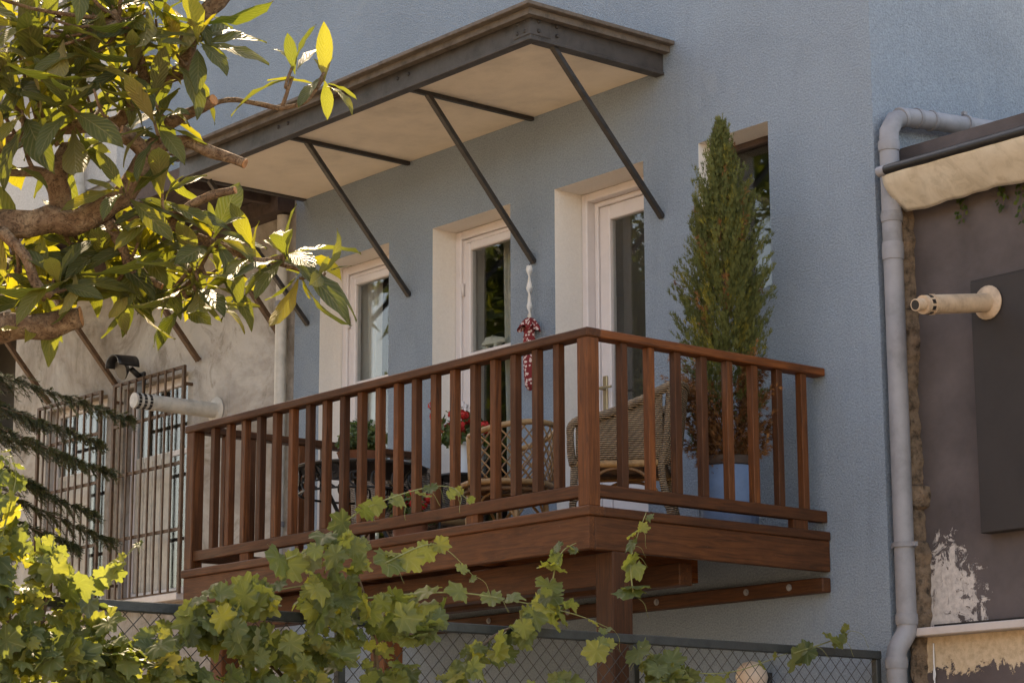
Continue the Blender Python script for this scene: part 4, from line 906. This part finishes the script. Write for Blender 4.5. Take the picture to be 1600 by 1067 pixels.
vine('sunlit_vine', 'sunlit bright green grapevine on the fence beneath the fir branches', [(-120, 800), (-40, 780), (0, 790), (30, 800), (70, 850), (100, 860), (130, 905), (165, 930), (190, 1010), (200, 1040)], 380, 1095, (.06, .15), 11,
     [[(0, 850), (15, 790), (25, 740), (12, 700)], [(60, 900), (80, 860), (85, 835)], [(110, 920), (150, 905), (185, 880), (215, 850)], [(-20, 780), (0, 720), (20, 712)]], (40, 1067))
# ------------------------------------------------------------------ fir branches
fr = thing('fir_tree', 'dark fir branches reaching in front of the barred windows', 'fir tree', (px(-260, 900, 13.2).x, px(-260, 900, 13.2).y, GZ))
def fir():
    rg = random.Random(8); inv = Matrix.Translation(-Vector(fr.location)); base = px(-260, 900, 13.2); zt = base.z
    o = MB().tube([(base.x, base.y, GZ), (base.x, base.y, zt+1.6)], [.11, .05], 10, rough=.2).build('trunk', STEMB, fr, True); o.matrix_parent_inverse = inv
    m = MB(); m.t = []; tw = MB()
    for (v0, u1, v1) in ((600, 195, 652), (640, 150, 690), (660, 120, 720), (700, 165, 735), (740, 140, 800), (760, 165, 842), (800, 110, 850), (700, 60, 760), (620, 60, 660), (840, 60, 880)):
        a = px(-260, v0-40, 13.2+rg.uniform(-.2, .2)); b = px(u1, v1, 13.1+rg.uniform(-.35, .35)); sp = smoothpts([a, a.lerp(b, .5)+Vector((0, 0, .09)), b], 10); tw.tube(sp, lerpl([.010, .002], len(sp)), 5)
        for i, p in enumerate(sp[3:]):
            f = i/(len(sp)-3); d = (sp[min(i+4, len(sp)-1)]-sp[i+2]).normalized(); hz = d.cross(Vector((0, 0, 1))).normalized()
            for rep in range(12):
                t = (d*rg.uniform(.5, 1.1)+hz*rg.uniform(-1, 1)+Vector((0, 0, rg.uniform(-.55, .2)))).normalized(); ln = (.20*(1-f)+.07)*rg.uniform(.5, 1.2); q3 = [p, p+t*ln*.5+Vector((0, 0, .008)), p+t*ln+Vector((0, 0, -.02))]; tw.tube(q3, .0012, 3)
                u1_ = t.cross(Vector((0, 0, 1))).normalized(); v1_ = u1_.cross(t); twig_tint = rg.random()*.4  # random base tint per twig, raised towards its tip
                for j in range(26):
                    g = j/26; c = q3[0].lerp(q3[1], g*2) if g < .5 else q3[1].lerp(q3[2], g*2-1)
                    for s2 in range(2):
                        an = rg.uniform(-.9, 4.0); nd = (t*.85+(u1_*math.cos(an)+v1_*math.sin(an))*.6).normalized()*rg.uniform(.014, .026); q = nd.cross(Vector((rg.uniform(-1, 1), rg.uniform(-1, 1), 1))).normalized()*.0021
                        m.add([c-q, c+q, c+nd+q*.5, c+nd-q*.5], [(0, 1, 2, 3)]); m.t += [twig_tint+.4*g]*4
    o = tw.build('branches', STEMB, fr, True); o.matrix_parent_inverse = inv; o['kind'] = 'stuff'
    o = m.build('needles', CONI, fr); o.matrix_parent_inverse = inv; o['kind'] = 'stuff'
fir()
# small creeper under the awning
cr = thing('creeper', 'small withered creeper hanging under the awning on the brown wall', 'creeper', (1.0, .19, 1.9))
rg = random.Random(2); m = MB(); m.t = []; s = MB()
for k in range(7):
    x = rg.uniform(-.15, .35); ln = rg.uniform(.06, .28) if k else .34; q = [Vector((x, -.01, .03))]
    for j in range(8): q.append(q[-1]+Vector((rg.uniform(-.02, .02), rg.uniform(-.004, .002), -ln/8)))
    s.tube(q, .002, 4)
    for p in q:
        for _ in range(4):
            c = p+Vector((rg.uniform(-.03, .03), rg.uniform(-.03, 0), rg.uniform(-.02, .02))); nn = Vector((rg.uniform(-.5, .5), -1, rg.uniform(-.3, .6))).normalized(); t = nn.orthogonal().normalized()*.016; t.rotate(Quaternion(nn, rg.uniform(0, 6))); b = nn.cross(t); m.add([c-t, c-b*.8, c+t, c+b*.8], [(0, 1, 2, 3)]); m.t += [rg.random()]*4
o = m.build('foliage', TREEL, cr); o['kind'] = 'stuff'; s.build('stem', STEMB, cr)
# ------------------------------------------------------------------ trees of the garden that the window panes mirror, and an added bounce house
def tree(loc, h, r, seed, label, n=9000):
    t = thing('garden_tree', label, 'tree', loc, 0, 'garden trees facing the blue house'); rg = random.Random(seed)
    MB().tube(smoothpts([(0, 0, 0), (.1, .05, h*.3), (-.05, .1, h*.6), (0, 0, h*.9)], 4), lerpl([.2, .15, .1, .03], 13), 8, rough=.2).build('trunk', STEMB, t, True)
    m = MB(); m.t = []
    cl = [(Vector((rg.gauss(0, r*.45), rg.gauss(0, r*.45), rg.uniform(h*.2, h))), r*rg.uniform(.3, .55)) for _ in range(34)]
    for _ in range(n):
        c, rr = rg.choice(cl); d = Vector((rg.gauss(0, 1), rg.gauss(0, 1), rg.gauss(0, .8))).normalized()*rr*rg.random()**.35; p = c+d; nn = (d.normalized()+Vector((rg.uniform(-.6, .6), rg.uniform(-.6, .6), rg.uniform(0, .8)))).normalized(); q = nn.orthogonal().normalized(); q.rotate(Quaternion(nn, rg.uniform(0, 6.28))); b = nn.cross(q); s = rg.uniform(.08, .17)
        m.add([p-q*s, p+b*s*.4, p+q*s, p-b*s*.4], [(0, 1, 2, 3)]); m.t += [rg.random()]*4
    o = m.build('crown', TREEL, t); o['kind'] = 'stuff'
for i, (x, y, h, r) in enumerate([(-9.8, -5.4, 12, 2.2), (-12.5, -8.6, 14, 2.9), (-7.6, -9.4, 11, 2.4), (-16, -12.5, 15, 3.4)]):
    tree((x, y, GZ), h, r, 30+i, ['slim leafy garden tree closest to the white house', 'tall garden tree behind the slim leafy one', 'short round garden tree beside the street', 'broadest and tallest garden tree at the far end'][i])

oh = thing('bounce_facade', 'added unseen ochre house across the street, bouncing warm sunlight', 'house', (6, -24, GZ))  # added out of view to bounce warm sunlight onto the facade
MB().box(-22, 16, -6, 0, 0, 8.5).build('wall', HOUSEW, oh); MB().box(-22.4, 16.4, -6.4, .4, 8.501, 8.8).build('roof', TERRA, oh)
for k in range(9):
    for z in (1.2, 4.6):
        w = frame_mb(-20+k*4, -18.8+k*4, z, z+1.7, .002, .06, .1).build('window', UPVC, oh); MB().box(-19.9+k*4, -18.9+k*4, .004, .02, z+.1, z+1.6).build('pane', GLASS, w)
